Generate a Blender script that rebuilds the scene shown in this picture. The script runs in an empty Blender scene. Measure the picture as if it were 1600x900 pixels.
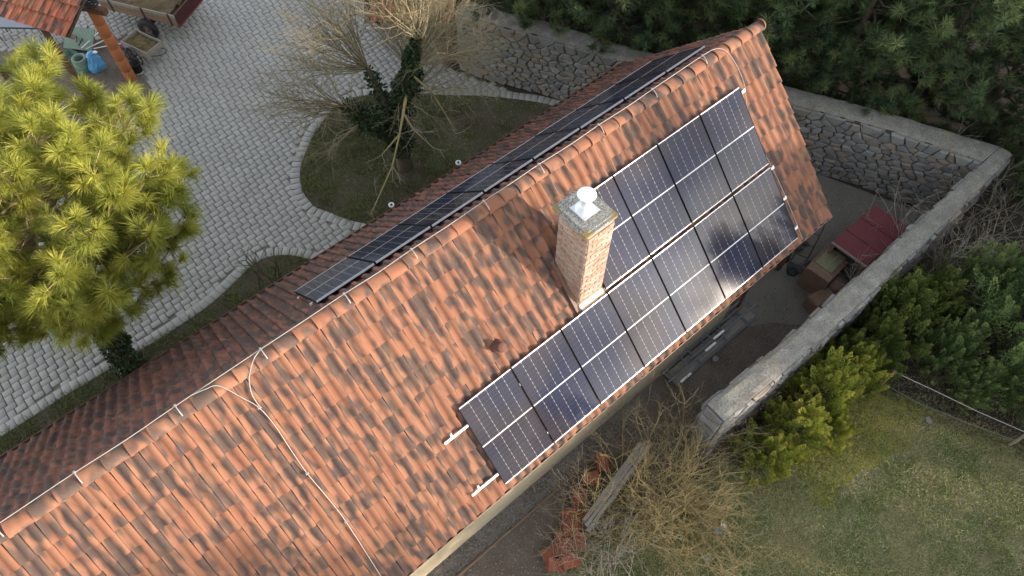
import bpy, math, random
import numpy as np
from mathutils import Vector, Matrix
from math import sin, cos, tan, pi, radians, sqrt, atan2, hypot

random.seed(7)
rng = np.random.default_rng(7)
SC = bpy.context.scene
COL = SC.collection

# ------------------------------------------------------------------ camera
CAM = Vector((-2.838, -6.021, 15.238))
YAW, PITCH, ROLL, FPX = radians(40.664), radians(58.592), radians(0.216), 1158.03
fw = Vector((sin(YAW)*cos(PITCH), cos(YAW)*cos(PITCH), -sin(PITCH)))
r0 = Vector((cos(YAW), -sin(YAW), 0)); u0 = r0.cross(fw)
rt = cos(ROLL)*r0 + sin(ROLL)*u0; up = -sin(ROLL)*r0 + cos(ROLL)*u0
cd = bpy.data.cameras.new('camera'); cam = bpy.data.objects.new('camera', cd); COL.objects.link(cam)
cam.matrix_world = Matrix(((rt.x, up.x, -fw.x, CAM.x), (rt.y, up.y, -fw.y, CAM.y), (rt.z, up.z, -fw.z, CAM.z), (0, 0, 0, 1)))
cd.sensor_width = 36.0; cd.lens = 36.0*FPX/1600; cd.clip_end = 2000; cd.clip_start = 0.1
SC.camera = cam
def pix(x, y, z):
    d = Vector((x, y, z)) - CAM; w = d.dot(fw)
    return 800+FPX*d.dot(rt)/w, 450-FPX*d.dot(up)/w
def inframe(x, y, z, m=20):
    a, b = pix(x, y, z); return -m < a < 1600+m and -m < b < 900+m

# ------------------------------------------------------------------ light
SUN_EL, SUN_AZ = radians(9), radians(33)       # azimuth measured from -Y towards +X
S = Vector((sin(SUN_AZ)*cos(SUN_EL), -cos(SUN_AZ)*cos(SUN_EL), sin(SUN_EL)))
w = bpy.data.worlds.new('World'); SC.world = w; w.use_nodes = True
wn = w.node_tree.nodes; wl = w.node_tree.links
sky = wn.new('ShaderNodeTexSky'); sky.sky_type = 'NISHITA'; sky.sun_disc = False
sky.sun_elevation = SUN_EL; sky.sun_rotation = atan2(S.x, S.y); sky.dust_density = 0.5; sky.air_density = 1.0; sky.ozone_density = 1.0
bg = wn['Background']; bg.inputs[1].default_value = 0.15
hs = wn.new('ShaderNodeHueSaturation'); hs.inputs['Saturation'].default_value = 0.36; wl.new(sky.outputs[0], hs.inputs['Color'])
tc = wn.new('ShaderNodeTexCoord'); mp = wn.new('ShaderNodeMapping'); mp.inputs['Scale'].default_value = (1.0, 1.0, 2.2); wl.new(tc.outputs['Generated'], mp.inputs[0])
cn = wn.new('ShaderNodeTexNoise'); cn.inputs['Scale'].default_value = 4.5; cn.inputs['Detail'].default_value = 5; wl.new(mp.outputs[0], cn.inputs['Vector'])
cr_ = wn.new('ShaderNodeMapRange'); cr_.inputs[1].default_value = 0.36; cr_.inputs[2].default_value = 0.66; cr_.inputs[3].default_value = 0.62; cr_.inputs[4].default_value = 1.9; wl.new(cn.outputs['Fac'], cr_.inputs[0])
mu = wn.new('ShaderNodeVectorMath'); mu.operation = 'SCALE'; wl.new(hs.outputs[0], mu.inputs[0]); wl.new(cr_.outputs[0], mu.inputs['Scale'])
wl.new(mu.outputs[0], bg.inputs[0])
sd = bpy.data.lights.new('sun', 'SUN'); sd.energy = 2.0; sd.angle = radians(1.2); sd.color = (1.0, 0.85, 0.69)
sun = bpy.data.objects.new('sun', sd); COL.objects.link(sun)
sun.rotation_euler = (-S).to_track_quat('-Z', 'Y').to_euler(); sun.location = (10, -20, 15)
SC.view_settings.view_transform = 'Standard'; SC.view_settings.look = 'None'
SC.view_settings.exposure = 2.0; SC.view_settings.gamma = 1.0

# ------------------------------------------------------------------ helpers
def tag(o, label=None, cat=None, group=None, kind=None):
    if label: o['label'] = label
    if cat: o['category'] = cat
    if group: o['group'] = group
    if kind: o['kind'] = kind
    return o
def thing(name, label, cat, loc=(0, 0, 0), rz=0.0, group=None):
    o = bpy.data.objects.new(name, None); COL.objects.link(o)
    o.location = loc; o.rotation_euler = (0, 0, rz); o.empty_display_size = 0.2
    return tag(o, label, cat, group)
def link(name, me, parent=None, mtx=None):
    o = bpy.data.objects.new(name, me); COL.objects.link(o)
    if parent: o.parent = parent
    if mtx is not None: o.matrix_local = mtx
    return o
def npmesh(name, V, F, mat, rnd=None, uv=None, smooth=False):
    """V (n,3); F (m,k) array"""
    me = bpy.data.meshes.new(name); V = np.asarray(V, np.float32); F = np.asarray(F, np.int32)
    m, k = F.shape
    me.vertices.add(len(V)); me.vertices.foreach_set('co', V.ravel())
    me.loops.add(m*k); me.loops.foreach_set('vertex_index', F.ravel())
    me.polygons.add(m); me.polygons.foreach_set('loop_start', np.arange(0, m*k, k, dtype=np.int32))
    me.update(calc_edges=True); me.validate()
    if smooth: me.polygons.foreach_set('use_smooth', np.ones(len(me.polygons), bool))
    if rnd is not None:
        a = me.attributes.new('rnd', 'FLOAT', 'POINT'); a.data.foreach_set('value', np.asarray(rnd, np.float32))
    if uv is not None:
        l = me.uv_layers.new(name='UVMap'); l.data.foreach_set('uv', np.asarray(uv, np.float32)[F.ravel()].ravel())
    if mat: me.materials.append(mat)
    return me
class MB:
    def __init__(s): s.v = []; s.f = []; s.r = []; s.uv = []; s.sm = []; s.cr = 0.0
    def add(s, vs, fs, rnd=None, uvs=None, smooth=False):
        b = len(s.v); s.v += [tuple(q) for q in vs]; s.f += [tuple(i+b for i in f) for f in fs]
        s.r += [s.cr if rnd is None else rnd]*len(vs); s.uv += list(uvs) if uvs else [(0, 0)]*len(vs)
        s.sm += [smooth]*len(fs); return s
    def box(s, c, d, M=None, bev=0.0, rnd=None):
        hx, hy, hz = d[0]/2, d[1]/2, d[2]/2
        if bev:
            vs = []
            for sz in (-1, 1):
                for q in ((hx, hy-bev), (hx-bev, hy), (-hx+bev, hy), (-hx, hy-bev), (-hx, -hy+bev), (-hx+bev, -hy), (hx-bev, -hy), (hx, -hy+bev)): vs.append((q[0], q[1], sz*hz))
            fs = [tuple(range(8, 16)), tuple(range(7, -1, -1))]+[(i, (i+1) % 8, 8+(i+1) % 8, 8+i) for i in range(8)]
        else:
            vs = [(x*hx, y*hy, z*hz) for z in (-1, 1) for y in (-1, 1) for x in (-1, 1)]
            fs = [(0, 2, 3, 1), (4, 5, 7, 6), (0, 1, 5, 4), (2, 6, 7, 3), (0, 4, 6, 2), (1, 3, 7, 5)]
        c = Vector(c); vs = [(M @ Vector(v) if M else Vector(v))+c for v in vs]
        return s.add(vs, fs, rnd)
    def tube(s, P, R, n=6, cap=True, rnd=None, smooth=True):
        P = [Vector(p) for p in P]; R = R if hasattr(R, '__len__') else [R]*len(P)
        vs = []; prev = None
        for i, p in enumerate(P):
            d = (P[min(i+1, len(P)-1)]-P[max(i-1, 0)]).normalized()
            if prev is None:
                a = d.orthogonal().normalized()
            else:
                a = (prev-d*prev.dot(d)); a = a.normalized() if a.length > 1e-6 else d.orthogonal().normalized()
            prev = a; b = d.cross(a)
            for k in range(n):
                t = 2*pi*k/n; vs.append(p+R[i]*(cos(t)*a+sin(t)*b))
        fs = [(i*n+k, i*n+(k+1) % n, (i+1)*n+(k+1) % n, (i+1)*n+k) for i in range(len(P)-1) for k in range(n)]
        s.add(vs, fs, rnd, smooth=smooth)
        if cap:
            s.add(vs[:n], [tuple(range(n-1, -1, -1))], rnd); s.add(vs[-n:], [tuple(range(n))], rnd)
        return s
    def lathe(s, c, prof, n=16, M=None, smooth=True, rnd=None):
        vs = []; c = Vector(c)
        for r, z in prof:
            for k in range(n):
                v = Vector((r*cos(2*pi*k/n), r*sin(2*pi*k/n), z)); vs.append((M @ v if M else v)+c)
        fs = [(i*n+k, i*n+(k+1) % n, (i+1)*n+(k+1) % n, (i+1)*n+k) for i in range(len(prof)-1) for k in range(n)]
        return s.add(vs, fs, rnd, smooth=smooth)
    def mesh(s, name, mat):
        me = bpy.data.meshes.new(name); me.from_pydata(s.v, [], s.f); me.update()
        me.polygons.foreach_set('use_smooth', np.array(s.sm, bool))
        a = me.attributes.new('rnd', 'FLOAT', 'POINT'); a.data.foreach_set('value', np.array(s.r, np.float32))
        li = np.zeros(len(me.loops), np.int32); me.loops.foreach_get('vertex_index', li)
        l = me.uv_layers.new(name='UVMap'); l.data.foreach_set('uv', np.array(s.uv, np.float32)[li].ravel())
        if mat: me.materials.append(mat)
        return me
    def build(s, name, mat, parent=None, mtx=None): return link(name, s.mesh(name, mat), parent, mtx)
def rotz(a): return Matrix.Rotation(a, 3, 'Z')
def pip(pts, poly):
    x, y = pts[:, 0], pts[:, 1]; ins = np.zeros(len(pts), bool); n = len(poly)
    for i in range(n):
        (x1, y1), (x2, y2) = poly[i], poly[(i+1) % n]
        c = ((y1 > y) != (y2 > y)) & (x < (x2-x1)*(y-y1)/((y2-y1) if y2 != y1 else 1e-9)+x1); ins ^= c
    return ins

# ------------------------------------------------------------------ materials
class NT:
    def __init__(s, name):
        s.m = bpy.data.materials.new(name); s.m.use_nodes = True; s.t = s.m.node_tree; s.N = s.t.nodes; s.L = s.t.links
        s.b = s.N['Principled BSDF']
    def n(s, typ, **kw):
        o = s.N.new('ShaderNode'+typ)
        for k, v in kw.items(): setattr(o, k, v)
        return o
    def set(s, inp, v):
        if hasattr(v, 'is_output') or isinstance(v, bpy.types.NodeSocket): s.L.new(v, inp)
        else: inp.default_value = v
    def noise(s, scale, detail=4, rough=0.55, vec=None, dist=0.0):
        o = s.n('TexNoise'); o.inputs['Scale'].default_value = scale; o.inputs['Detail'].default_value = detail
        o.inputs['Roughness'].default_value = rough; o.inputs['Distortion'].default_value = dist
        if vec is not None: s.L.new(vec, o.inputs['Vector'])
        return o.outputs['Fac']
    def ramp(s, fac, a, b, c0=(0, 0, 0, 1), c1=(1, 1, 1, 1)):
        o = s.n('ValToRGB'); o.color_ramp.elements[0].position = a; o.color_ramp.elements[1].position = b
        o.color_ramp.elements[0].color = c0; o.color_ramp.elements[1].color = c1; s.L.new(fac, o.inputs[0]); return o.outputs[0]
    def mix(s, fac, a, b):
        o = s.n('Mix', data_type='RGBA'); s.set(o.inputs[0], fac)
        for k, v in ((6, a), (7, b)): s.set(o.inputs[k], v if not isinstance(v, tuple) else (v+(1,))[:4])
        return o.outputs[2]
    def math(s, op, a, b=0.0, c=None):
        o = s.n('Math', operation=op); s.set(o.inputs[0], a); s.set(o.inputs[1], b)
        if c is not None: s.set(o.inputs[2], c)
        return o.outputs[0]
    def attr(s, name='rnd'): o = s.n('Attribute'); o.attribute_name = name; return o.outputs['Fac']
    def orand(s): return s.n('ObjectInfo').outputs['Random']
    def coord(s, k='Object'): return s.n('TexCoord').outputs[k]
    def pos(s): return s.n('NewGeometry').outputs['Position']
    def scale(s, vec, sc):
        o = s.n('Mapping'); o.inputs['Scale'].default_value = sc; s.L.new(vec, o.inputs[0]); return o.outputs[0]
    def bump(s, h, strength=0.3, dist=0.02):
        o = s.n('Bump'); o.inputs['Strength'].default_value = strength; o.inputs['Distance'].default_value = dist
        s.L.new(h, o.inputs['Height']); s.L.new(o.outputs[0], s.b.inputs['Normal'])
    def fin(s, col=None, rough=0.85, spec=0.3, metal=0.0):
        if col is not None: s.set(s.b.inputs['Base Color'], col if not isinstance(col, tuple) else (col+(1,))[:4])
        s.set(s.b.inputs['Roughness'], rough); s.b.inputs['Specular IOR Level'].default_value = spec; s.b.inputs['Metallic'].default_value = metal
        return s.m
def simple(name, col, rough=0.7, spec=0.3, metal=0.0, var=0.25, sc=8.0, bump=0.15):
    t = NT(name); f = t.noise(sc, 5, 0.6, t.pos()); g = t.noise(sc*6, 3, 0.6, t.pos())
    c = t.mix(f, tuple(x*(1-var) for x in col), tuple(min(1, x*(1+var)) for x in col))
    c = t.mix(t.math('MULTIPLY', g, var), c, tuple(x*0.5 for x in col))
    if bump: t.bump(g, bump, 0.01)
    return t.fin(c, rough, spec, metal)

def tile_mat(name, dark_amt, base_a, base_b, lichen):
    t = NT(name)
    rnd = t.math('FRACT', t.math('ADD', t.math('MULTIPLY', t.orand(), 7.31), t.attr()))
    uv = t.n('UVMap').outputs[0]
    cx = t.n('CombineXYZ'); t.L.new(t.math('MULTIPLY', rnd, 91.7), cx.inputs[2])
    va = t.n('VectorMath', operation='ADD'); t.L.new(uv, va.inputs[0]); t.L.new(cx.outputs[0], va.inputs[1])
    st = t.scale(va.outputs[0], (1.30, 0.48, 1.0))
    flame = t.noise(5.4, 1.0, 0.45, st, 0.0)
    r2 = t.math('FRACT', t.math('MULTIPLY', rnd, 13.7))
    base = t.mix(r2, base_a, base_b)
    fine = t.noise(34, 4, 0.65, t.pos()); mid = t.noise(4.5, 4, 0.6, t.pos())
    base = t.mix(t.math('MULTIPLY', fine, 0.35), base, tuple(x*0.62 for x in base_a))
    thr = t.math('SUBTRACT', t.math('ADD', flame, t.math('MULTIPLY', t.math('SUBTRACT', r2, 0.5), 0.16)), dark_amt)
    fl = t.n('MapRange', interpolation_type='SMOOTHSTEP'); t.L.new(thr, fl.inputs[0]); fl.inputs[1].default_value = -0.02; fl.inputs[2].default_value = 0.20
    flc = t.mix(t.math('FRACT', t.math('MULTIPLY', rnd, 5.1)), (0.070, 0.051, 0.043), (0.045, 0.038, 0.037))
    c = t.mix(t.math('MULTIPLY', fl.outputs[0], 0.88), base, flc)
    # dust / lichen bloom
    d = t.ramp(mid, 0.48, 0.78); c = t.mix(t.math('MULTIPLY', d, lichen[3]), c, lichen[:3])
    sp = t.ramp(t.noise(75, 2, 0.5, t.pos()), 0.70, 0.76); c = t.mix(t.math('MULTIPLY', sp, 0.35), c, (0.42, 0.38, 0.32))
    t.bump(fine, 0.25, 0.006)
    return t.fin(c, 0.82, 0.25)
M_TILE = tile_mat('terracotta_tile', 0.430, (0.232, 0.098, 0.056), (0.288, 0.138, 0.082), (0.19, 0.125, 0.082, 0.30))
M_TILE_N = tile_mat('dark_terracotta_tile', 0.405, (0.16, 0.066, 0.047), (0.25, 0.105, 0.07), (0.042, 0.035, 0.034, 0.75))  # left slope tile: lower base colours and heavier dark patches
M_TILE_OLD = tile_mat('old_red_tile', 0.46, (0.36, 0.10, 0.05), (0.42, 0.15, 0.08), (0.14, 0.13, 0.08, 0.6))

def brick_mat():
    t = NT('pale_brick'); rnd = t.orand(); r2 = t.math('FRACT', t.math('MULTIPLY', rnd, 17.3))
    c = t.mix(rnd, (0.26, 0.135, 0.095), (0.34, 0.22, 0.155)); c = t.mix(t.math('MULTIPLY', t.ramp(r2, 0.55, 0.9), 0.8), c, (0.38, 0.30, 0.24))
    f = t.noise(24, 4, 0.6, t.pos()); c = t.mix(t.ramp(f, 0.42, 0.72), c, (0.39, 0.32, 0.265)); t.bump(f, 0.4, 0.01)
    return t.fin(c, 0.9, 0.2)
M_BRICK = brick_mat()
M_MORTAR = simple('lime_mortar', (0.33, 0.285, 0.235), 0.95, var=0.2, sc=20)
def paver_mat():
    t = NT('concrete_paver'); rnd = t.math('FRACT', t.math('ADD', t.math('MULTIPLY', t.orand(), 3.7), t.attr()))
    c = t.mix(rnd, (0.275, 0.264, 0.242), (0.330, 0.318, 0.291))
    big = t.noise(0.5, 4, 0.55, t.pos()); c = t.mix(t.math('MULTIPLY', t.ramp(big, 0.4, 0.7), 0.45), c, (0.25, 0.236, 0.205))
    f = t.noise(60, 3, 0.6, t.pos()); c = t.mix(t.math('MULTIPLY', f, 0.4), c, (0.18, 0.176, 0.168))
    st = t.ramp(t.noise(3.2, 6, 0.7, t.pos()), 0.62, 0.74); c = t.mix(t.math('MULTIPLY', st, 0.35), c, (0.22, 0.20, 0.17))
    t.bump(f, 0.2, 0.004); return t.fin(c, 0.85, 0.25)
M_PAVER = paver_mat()
M_JOINT = simple('dirty_joint_sand', (0.19, 0.175, 0.148), 0.95, var=0.4, sc=3)
def stone_mat():
    t = NT('rubble_stone'); rnd = t.math('FRACT', t.math('ADD', t.math('MULTIPLY', t.orand(), 5.3), t.attr()))
    r2 = t.math('FRACT', t.math('MULTIPLY', rnd, 11.9))
    c = t.mix(rnd, (0.13, 0.125, 0.12), (0.28, 0.27, 0.25)); c = t.mix(t.math('MULTIPLY', t.ramp(r2, 0.66, 0.8), 0.7), c, (0.26, 0.18, 0.11))
    f = t.noise(11, 6, 0.65, t.pos()); c = t.mix(t.ramp(f, 0.35, 0.7), c, (0.19, 0.185, 0.175))
    l = t.ramp(t.noise(4, 5, 0.6, t.pos()), 0.56, 0.7); c = t.mix(t.math('MULTIPLY', l, 0.45), c, (0.12, 0.125, 0.085))
    t.bump(f, 0.6, 0.03); return t.fin(c, 0.92, 0.2)
M_STONE = stone_mat()
M_WALLCORE = simple('wall_mortar', (0.06, 0.053, 0.046), 0.95, var=0.35, sc=7)
def coping_mat():
    t = NT('cement_coping'); f = t.noise(3.5, 7, 0.65, t.pos()); g = t.noise(26, 5, 0.7, t.pos())
    c = t.mix(t.ramp(f, 0.35, 0.68), (0.175, 0.162, 0.138), (0.30, 0.282, 0.245)); c = t.mix(t.ramp(g, 0.46, 0.66), c, (0.13, 0.122, 0.105))
    m = t.ramp(t.noise(1.3, 5, 0.6, t.pos()), 0.55, 0.7); c = t.mix(t.math('MULTIPLY', m, 0.5), c, (0.24, 0.215, 0.12))
    v = t.n('TexVoronoi', feature='DISTANCE_TO_EDGE'); v.inputs['Scale'].default_value = 1.6; t.L.new(t.scale(t.pos(), (1, 1.6, 1)), v.inputs['Vector'])
    cr = t.ramp(v.outputs['Distance'], 0.004, 0.016, (1, 1, 1, 1), (0, 0, 0, 1)); c = t.mix(t.math('MULTIPLY', cr, 0.25), c, (0.10, 0.09, 0.08))
    t.bump(g, 0.7, 0.02); return t.fin(c, 0.95, 0.2)
M_COPING = coping_mat()
def slab_mat():
    t = NT('lichen_concrete'); g = t.noise(34, 5, 0.7, t.pos()); f = t.noise(6, 4, 0.6, t.pos())
    c = t.mix(t.ramp(g, 0.42, 0.6), (0.13, 0.12, 0.105), (0.36, 0.345, 0.315)); uv = t.coord('Object')
    sx = t.n('SeparateXYZ'); t.L.new(uv, sx.inputs[0])
    d = t.math('ADD', t.math('ABSOLUTE', sx.outputs[0]), t.math('ABSOLUTE', sx.outputs[1]))
    lk = t.ramp(t.math('ADD', d, t.math('MULTIPLY', f, 0.25)), 0.66, 0.76)
    c = t.mix(t.math('MULTIPLY', lk, 0.8), c, (0.24, 0.165, 0.04)); t.bump(g, 0.5, 0.01); return t.fin(c, 0.95, 0.2)
M_SLAB = slab_mat()
def soil_mat(name, a, b, grass=None, sc=1.0):
    t = NT(name); f = t.noise(1.1*sc, 7, 0.65, t.pos()); g = t.noise(22*sc, 6, 0.7, t.pos())
    c = t.mix(t.ramp(f, 0.36, 0.66), a, b); c = t.mix(t.math('MULTIPLY', t.ramp(g, 0.4, 0.7), 0.55), c, tuple(x*0.45 for x in a))
    st = t.ramp(t.noise(95*sc, 2, 0.5, t.pos()), 0.68, 0.74); c = t.mix(t.math('MULTIPLY', st, 0.4), c, (0.30, 0.28, 0.25))
    if grass: c = t.mix(t.ramp(t.noise(0.8*sc, 6, 0.7, t.pos()), 0.44, 0.56), c, grass)
    t.bump(g, 0.8, 0.03); return t.fin(c, 0.95, 0.15)
M_GROUND = soil_mat('forest_soil', (0.045, 0.038, 0.03), (0.075, 0.063, 0.048))
M_RINGSOIL = soil_mat('bare_pale_soil', (0.10, 0.078, 0.062), (0.155, 0.12, 0.098))
M_YARD = soil_mat('yard_soil', (0.115, 0.092, 0.072), (0.185, 0.155, 0.128))
M_ISLAND = soil_mat('island_soil', (0.085, 0.066, 0.052), (0.12, 0.10, 0.075), (0.060, 0.062, 0.03))
M_LAWN = soil_mat('lawn_soil', (0.24, 0.205, 0.12), (0.34, 0.29, 0.17), (0.13, 0.15, 0.065))
M_CONC = simple('grey_concrete', (0.16, 0.143, 0.122), 0.9, var=0.35, sc=1.2, bump=0.3)
def foliage(name, ca, cb, cc, trans=0.25, patch=0.0, pc=None, psc=0.6):
    t = NT(name); r = t.attr(); o = t.orand()
    rr = t.math('FRACT', t.math('ADD', r, t.math('MULTIPLY', o, 0.0)))
    c = t.mix(t.ramp(rr, 0.0, 0.6), ca, cb); c = t.mix(t.ramp(rr, 0.6, 1.0), c, cc)
    if pc: c = t.mix(t.math('MULTIPLY', t.ramp(t.noise(psc, 5, 0.65, t.pos()), 0.42, 0.62), patch), c, pc)
    t.fin(c, 0.6, 0.25)
    tr = t.n('BsdfTranslucent'); t.set(tr.inputs[0], c); mx = t.n('MixShader'); mx.inputs[0].default_value = trans
    t.L.new(t.b.outputs[0], mx.inputs[1]); t.L.new(tr.outputs[0], mx.inputs[2]); t.L.new(mx.outputs[0], t.N['Material Output'].inputs[0])
    return t.m
M_PINE_Y = foliage('yellow_green_needles', (0.17, 0.20, 0.036), (0.34, 0.345, 0.06), (0.50, 0.47, 0.09), 0.42)
M_PINE_D = foliage('dark_green_needles', (0.030, 0.054, 0.027), (0.078, 0.115, 0.046), (0.175, 0.205, 0.068), 0.2)
M_JUNI = foliage('juniper_leaf', (0.10, 0.135, 0.024), (0.235, 0.26, 0.042), (0.44, 0.41, 0.075), 0.25)
M_JUNI_D = foliage('dark_juniper_leaf', (0.055, 0.085, 0.022), (0.11, 0.15, 0.035), (0.20, 0.22, 0.05), 0.25)
M_CYPR = foliage('cypress_leaf', (0.05, 0.085, 0.030), (0.14, 0.20, 0.068), (0.38, 0.43, 0.15), 0.25)
M_IVY = foliage('ivy_leaf', (0.012, 0.022, 0.010), (0.028, 0.045, 0.016), (0.06, 0.085, 0.025), 0.1)
M_GRASS = foliage('lawn_grass', (0.105, 0.165, 0.052), (0.29, 0.305, 0.12), (0.62, 0.55, 0.33), 0.35, 0.8, (0.42, 0.37, 0.19), 0.9)
M_GRASS_Y = foliage('mossy_grass', (0.28, 0.28, 0.045), (0.46, 0.43, 0.07), (0.62, 0.52, 0.12), 0.3, 0.4, (0.22, 0.22, 0.06), 1.2)
M_GRASS_R = foliage('dry_rough_grass', (0.06, 0.085, 0.03), (0.16, 0.14, 0.08), (0.32, 0.26, 0.16), 0.3, 0.5, (0.11, 0.085, 0.055), 1.5)
M_GRASS_T = foliage('tuft_grass', (0.10, 0.155, 0.045), (0.19, 0.24, 0.08), (0.36, 0.36, 0.17), 0.35)
M_GRASS_I = foliage('island_grass', (0.065, 0.10, 0.028), (0.135, 0.155, 0.05), (0.30, 0.25, 0.13), 0.25, 0.5, (0.085, 0.065, 0.045), 0.9)
M_BARK = simple('dark_bark', (0.10, 0.075, 0.055), 0.95, var=0.4, sc=14, bump=0.8)
M_TWIG = simple('lichen_twig', (0.235, 0.195, 0.115), 0.9, var=0.35, sc=5, bump=0)
M_TWIG_G = simple('grey_twig', (0.34, 0.30, 0.235), 0.9, var=0.3, sc=5, bump=0)
M_TWIG_Y = simple('ochre_twig', (0.40, 0.31, 0.145), 0.9, var=0.45, sc=2.5, bump=0)
M_LIMB = simple('pale_lichen_limb', (0.33, 0.26, 0.12), 0.9, var=0.4, sc=9, bump=0.3)
M_PTWIG = simple('tan_twig', (0.30, 0.22, 0.13), 0.9, var=0.3, sc=6, bump=0)
M_CREAM = simple('cream_render', (0.40, 0.33, 0.22), 0.92, var=0.12, sc=3.5, bump=0.15)
M_GUTTER = simple('brown_gutter', (0.13, 0.062, 0.042), 0.5, 0.4, var=0.35, sc=4)
M_RIM = simple('gutter_rim', (0.30, 0.20, 0.14), 0.5, 0.4, var=0.2)
M_DECK = simple('roof_batten_board', (0.055, 0.04, 0.03), 0.95)
M_ALU = simple('aluminium', (0.75, 0.75, 0.75), 0.35, 0.5, 0.6, var=0.06, bump=0)
M_FRAME = simple('panel_frame', (0.62, 0.62, 0.63), 0.4, 0.5, 0.5, var=0.05, bump=0)
M_FRAME_B = simple('black_panel_edge', (0.008, 0.008, 0.009), 0.6, 0.1, 0.0, var=0.05, bump=0)
M_WHITE = simple('white_plastic', (0.80, 0.79, 0.77), 0.5, var=0.05, bump=0)
M_WIRE = simple('wire_aluminium', (0.36, 0.335, 0.31), 0.5, 0.5, 0.2, var=0.1, bump=0)
M_STEEL = simple('steel_flue', (0.80, 0.81, 0.82), 0.45, 0.5, 0.15, var=0.05, bump=0)
M_ZINC = simple('zinc_sheet', (0.62, 0.63, 0.64), 0.45, 0.5, 0.4, var=0.08, bump=0)
M_COPPER = simple('sand_flashing', (0.58, 0.40, 0.27), 0.6, 0.4, var=0.1, bump=0)
M_LEADF = simple('brown_flashing', (0.16, 0.09, 0.065), 0.6, 0.4, var=0.2, bump=0)
M_VENT = simple('vent_clay', (0.12, 0.055, 0.04), 0.8, var=0.2)
M_BRACE = simple('stained_timber', (0.11, 0.055, 0.03), 0.8, var=0.3, sc=6)
M_WOOD = simple('weathered_wood', (0.24, 0.215, 0.18), 0.9, var=0.35, sc=9, bump=0.4)
M_WOODB = simple('brown_wood', (0.20, 0.13, 0.085), 0.9, var=0.35, sc=9, bump=0.4)
M_REDSHEET = simple('maroon_felt', (0.125, 0.030, 0.034), 0.75, var=0.28, sc=4, bump=0.2)
M_RUST = simple('rusty_metal', (0.17, 0.105, 0.075), 0.85, var=0.4, sc=7, bump=0.4)
M_OLIVE = simple('olive_board', (0.20, 0.19, 0.11), 0.85, var=0.25, sc=9, bump=0.2)
M_BLACK = simple('black_rubber', (0.022, 0.022, 0.022), 0.7, var=0.2)
M_IRON = simple('dark_iron', (0.035, 0.032, 0.03), 0.6, 0.4, var=0.3)
M_TUBE = simple('grey_blue_tube', (0.15, 0.165, 0.19), 0.45, 0.5, 0.3, var=0.2)
M_TERRA = simple('terracotta_block', (0.22, 0.072, 0.042), 0.85, var=0.3, sc=7, bump=0.3)
M_PILLAR = simple('orange_clay_drum', (0.33, 0.115, 0.042), 0.8, var=0.25, sc=7, bump=0.2)
M_GREENH = simple('green_hose', (0.07, 0.17, 0.12), 0.6, var=0.2)
M_GREENH2 = simple('faded_green_plastic', (0.16, 0.22, 0.165), 0.6, var=0.2)
M_BLUE = simple('blue_plastic', (0.10, 0.32, 0.56), 0.35, 0.5, var=0.3, sc=14, bump=0.5)
M_MANURE = simple('dark_compost', (0.13, 0.095, 0.045), 0.95, var=0.45, sc=18, bump=0.9)
M_STRAW = simple('old_straw', (0.12, 0.085, 0.045), 0.95, var=0.45, sc=22, bump=0.9)
M_MAROON = simple('dark_maroon_paint', (0.05, 0.012, 0.012), 0.6, 0.3, var=0.3, sc=6)
M_REDMET = simple('red_painted_steel', (0.13, 0.02, 0.02), 0.55, 0.4, var=0.3, sc=6)
M_GRAVEL = soil_mat('gravel_bed', (0.15, 0.128, 0.105), (0.23, 0.205, 0.175), None, 2.0)
def pebble_mat():
    t = NT('pebble'); c = t.mix(t.attr(), (0.08, 0.072, 0.064), (0.25, 0.23, 0.205)); return t.fin(c, 0.9, 0.2)
M_PEBBLE = pebble_mat()
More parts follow.
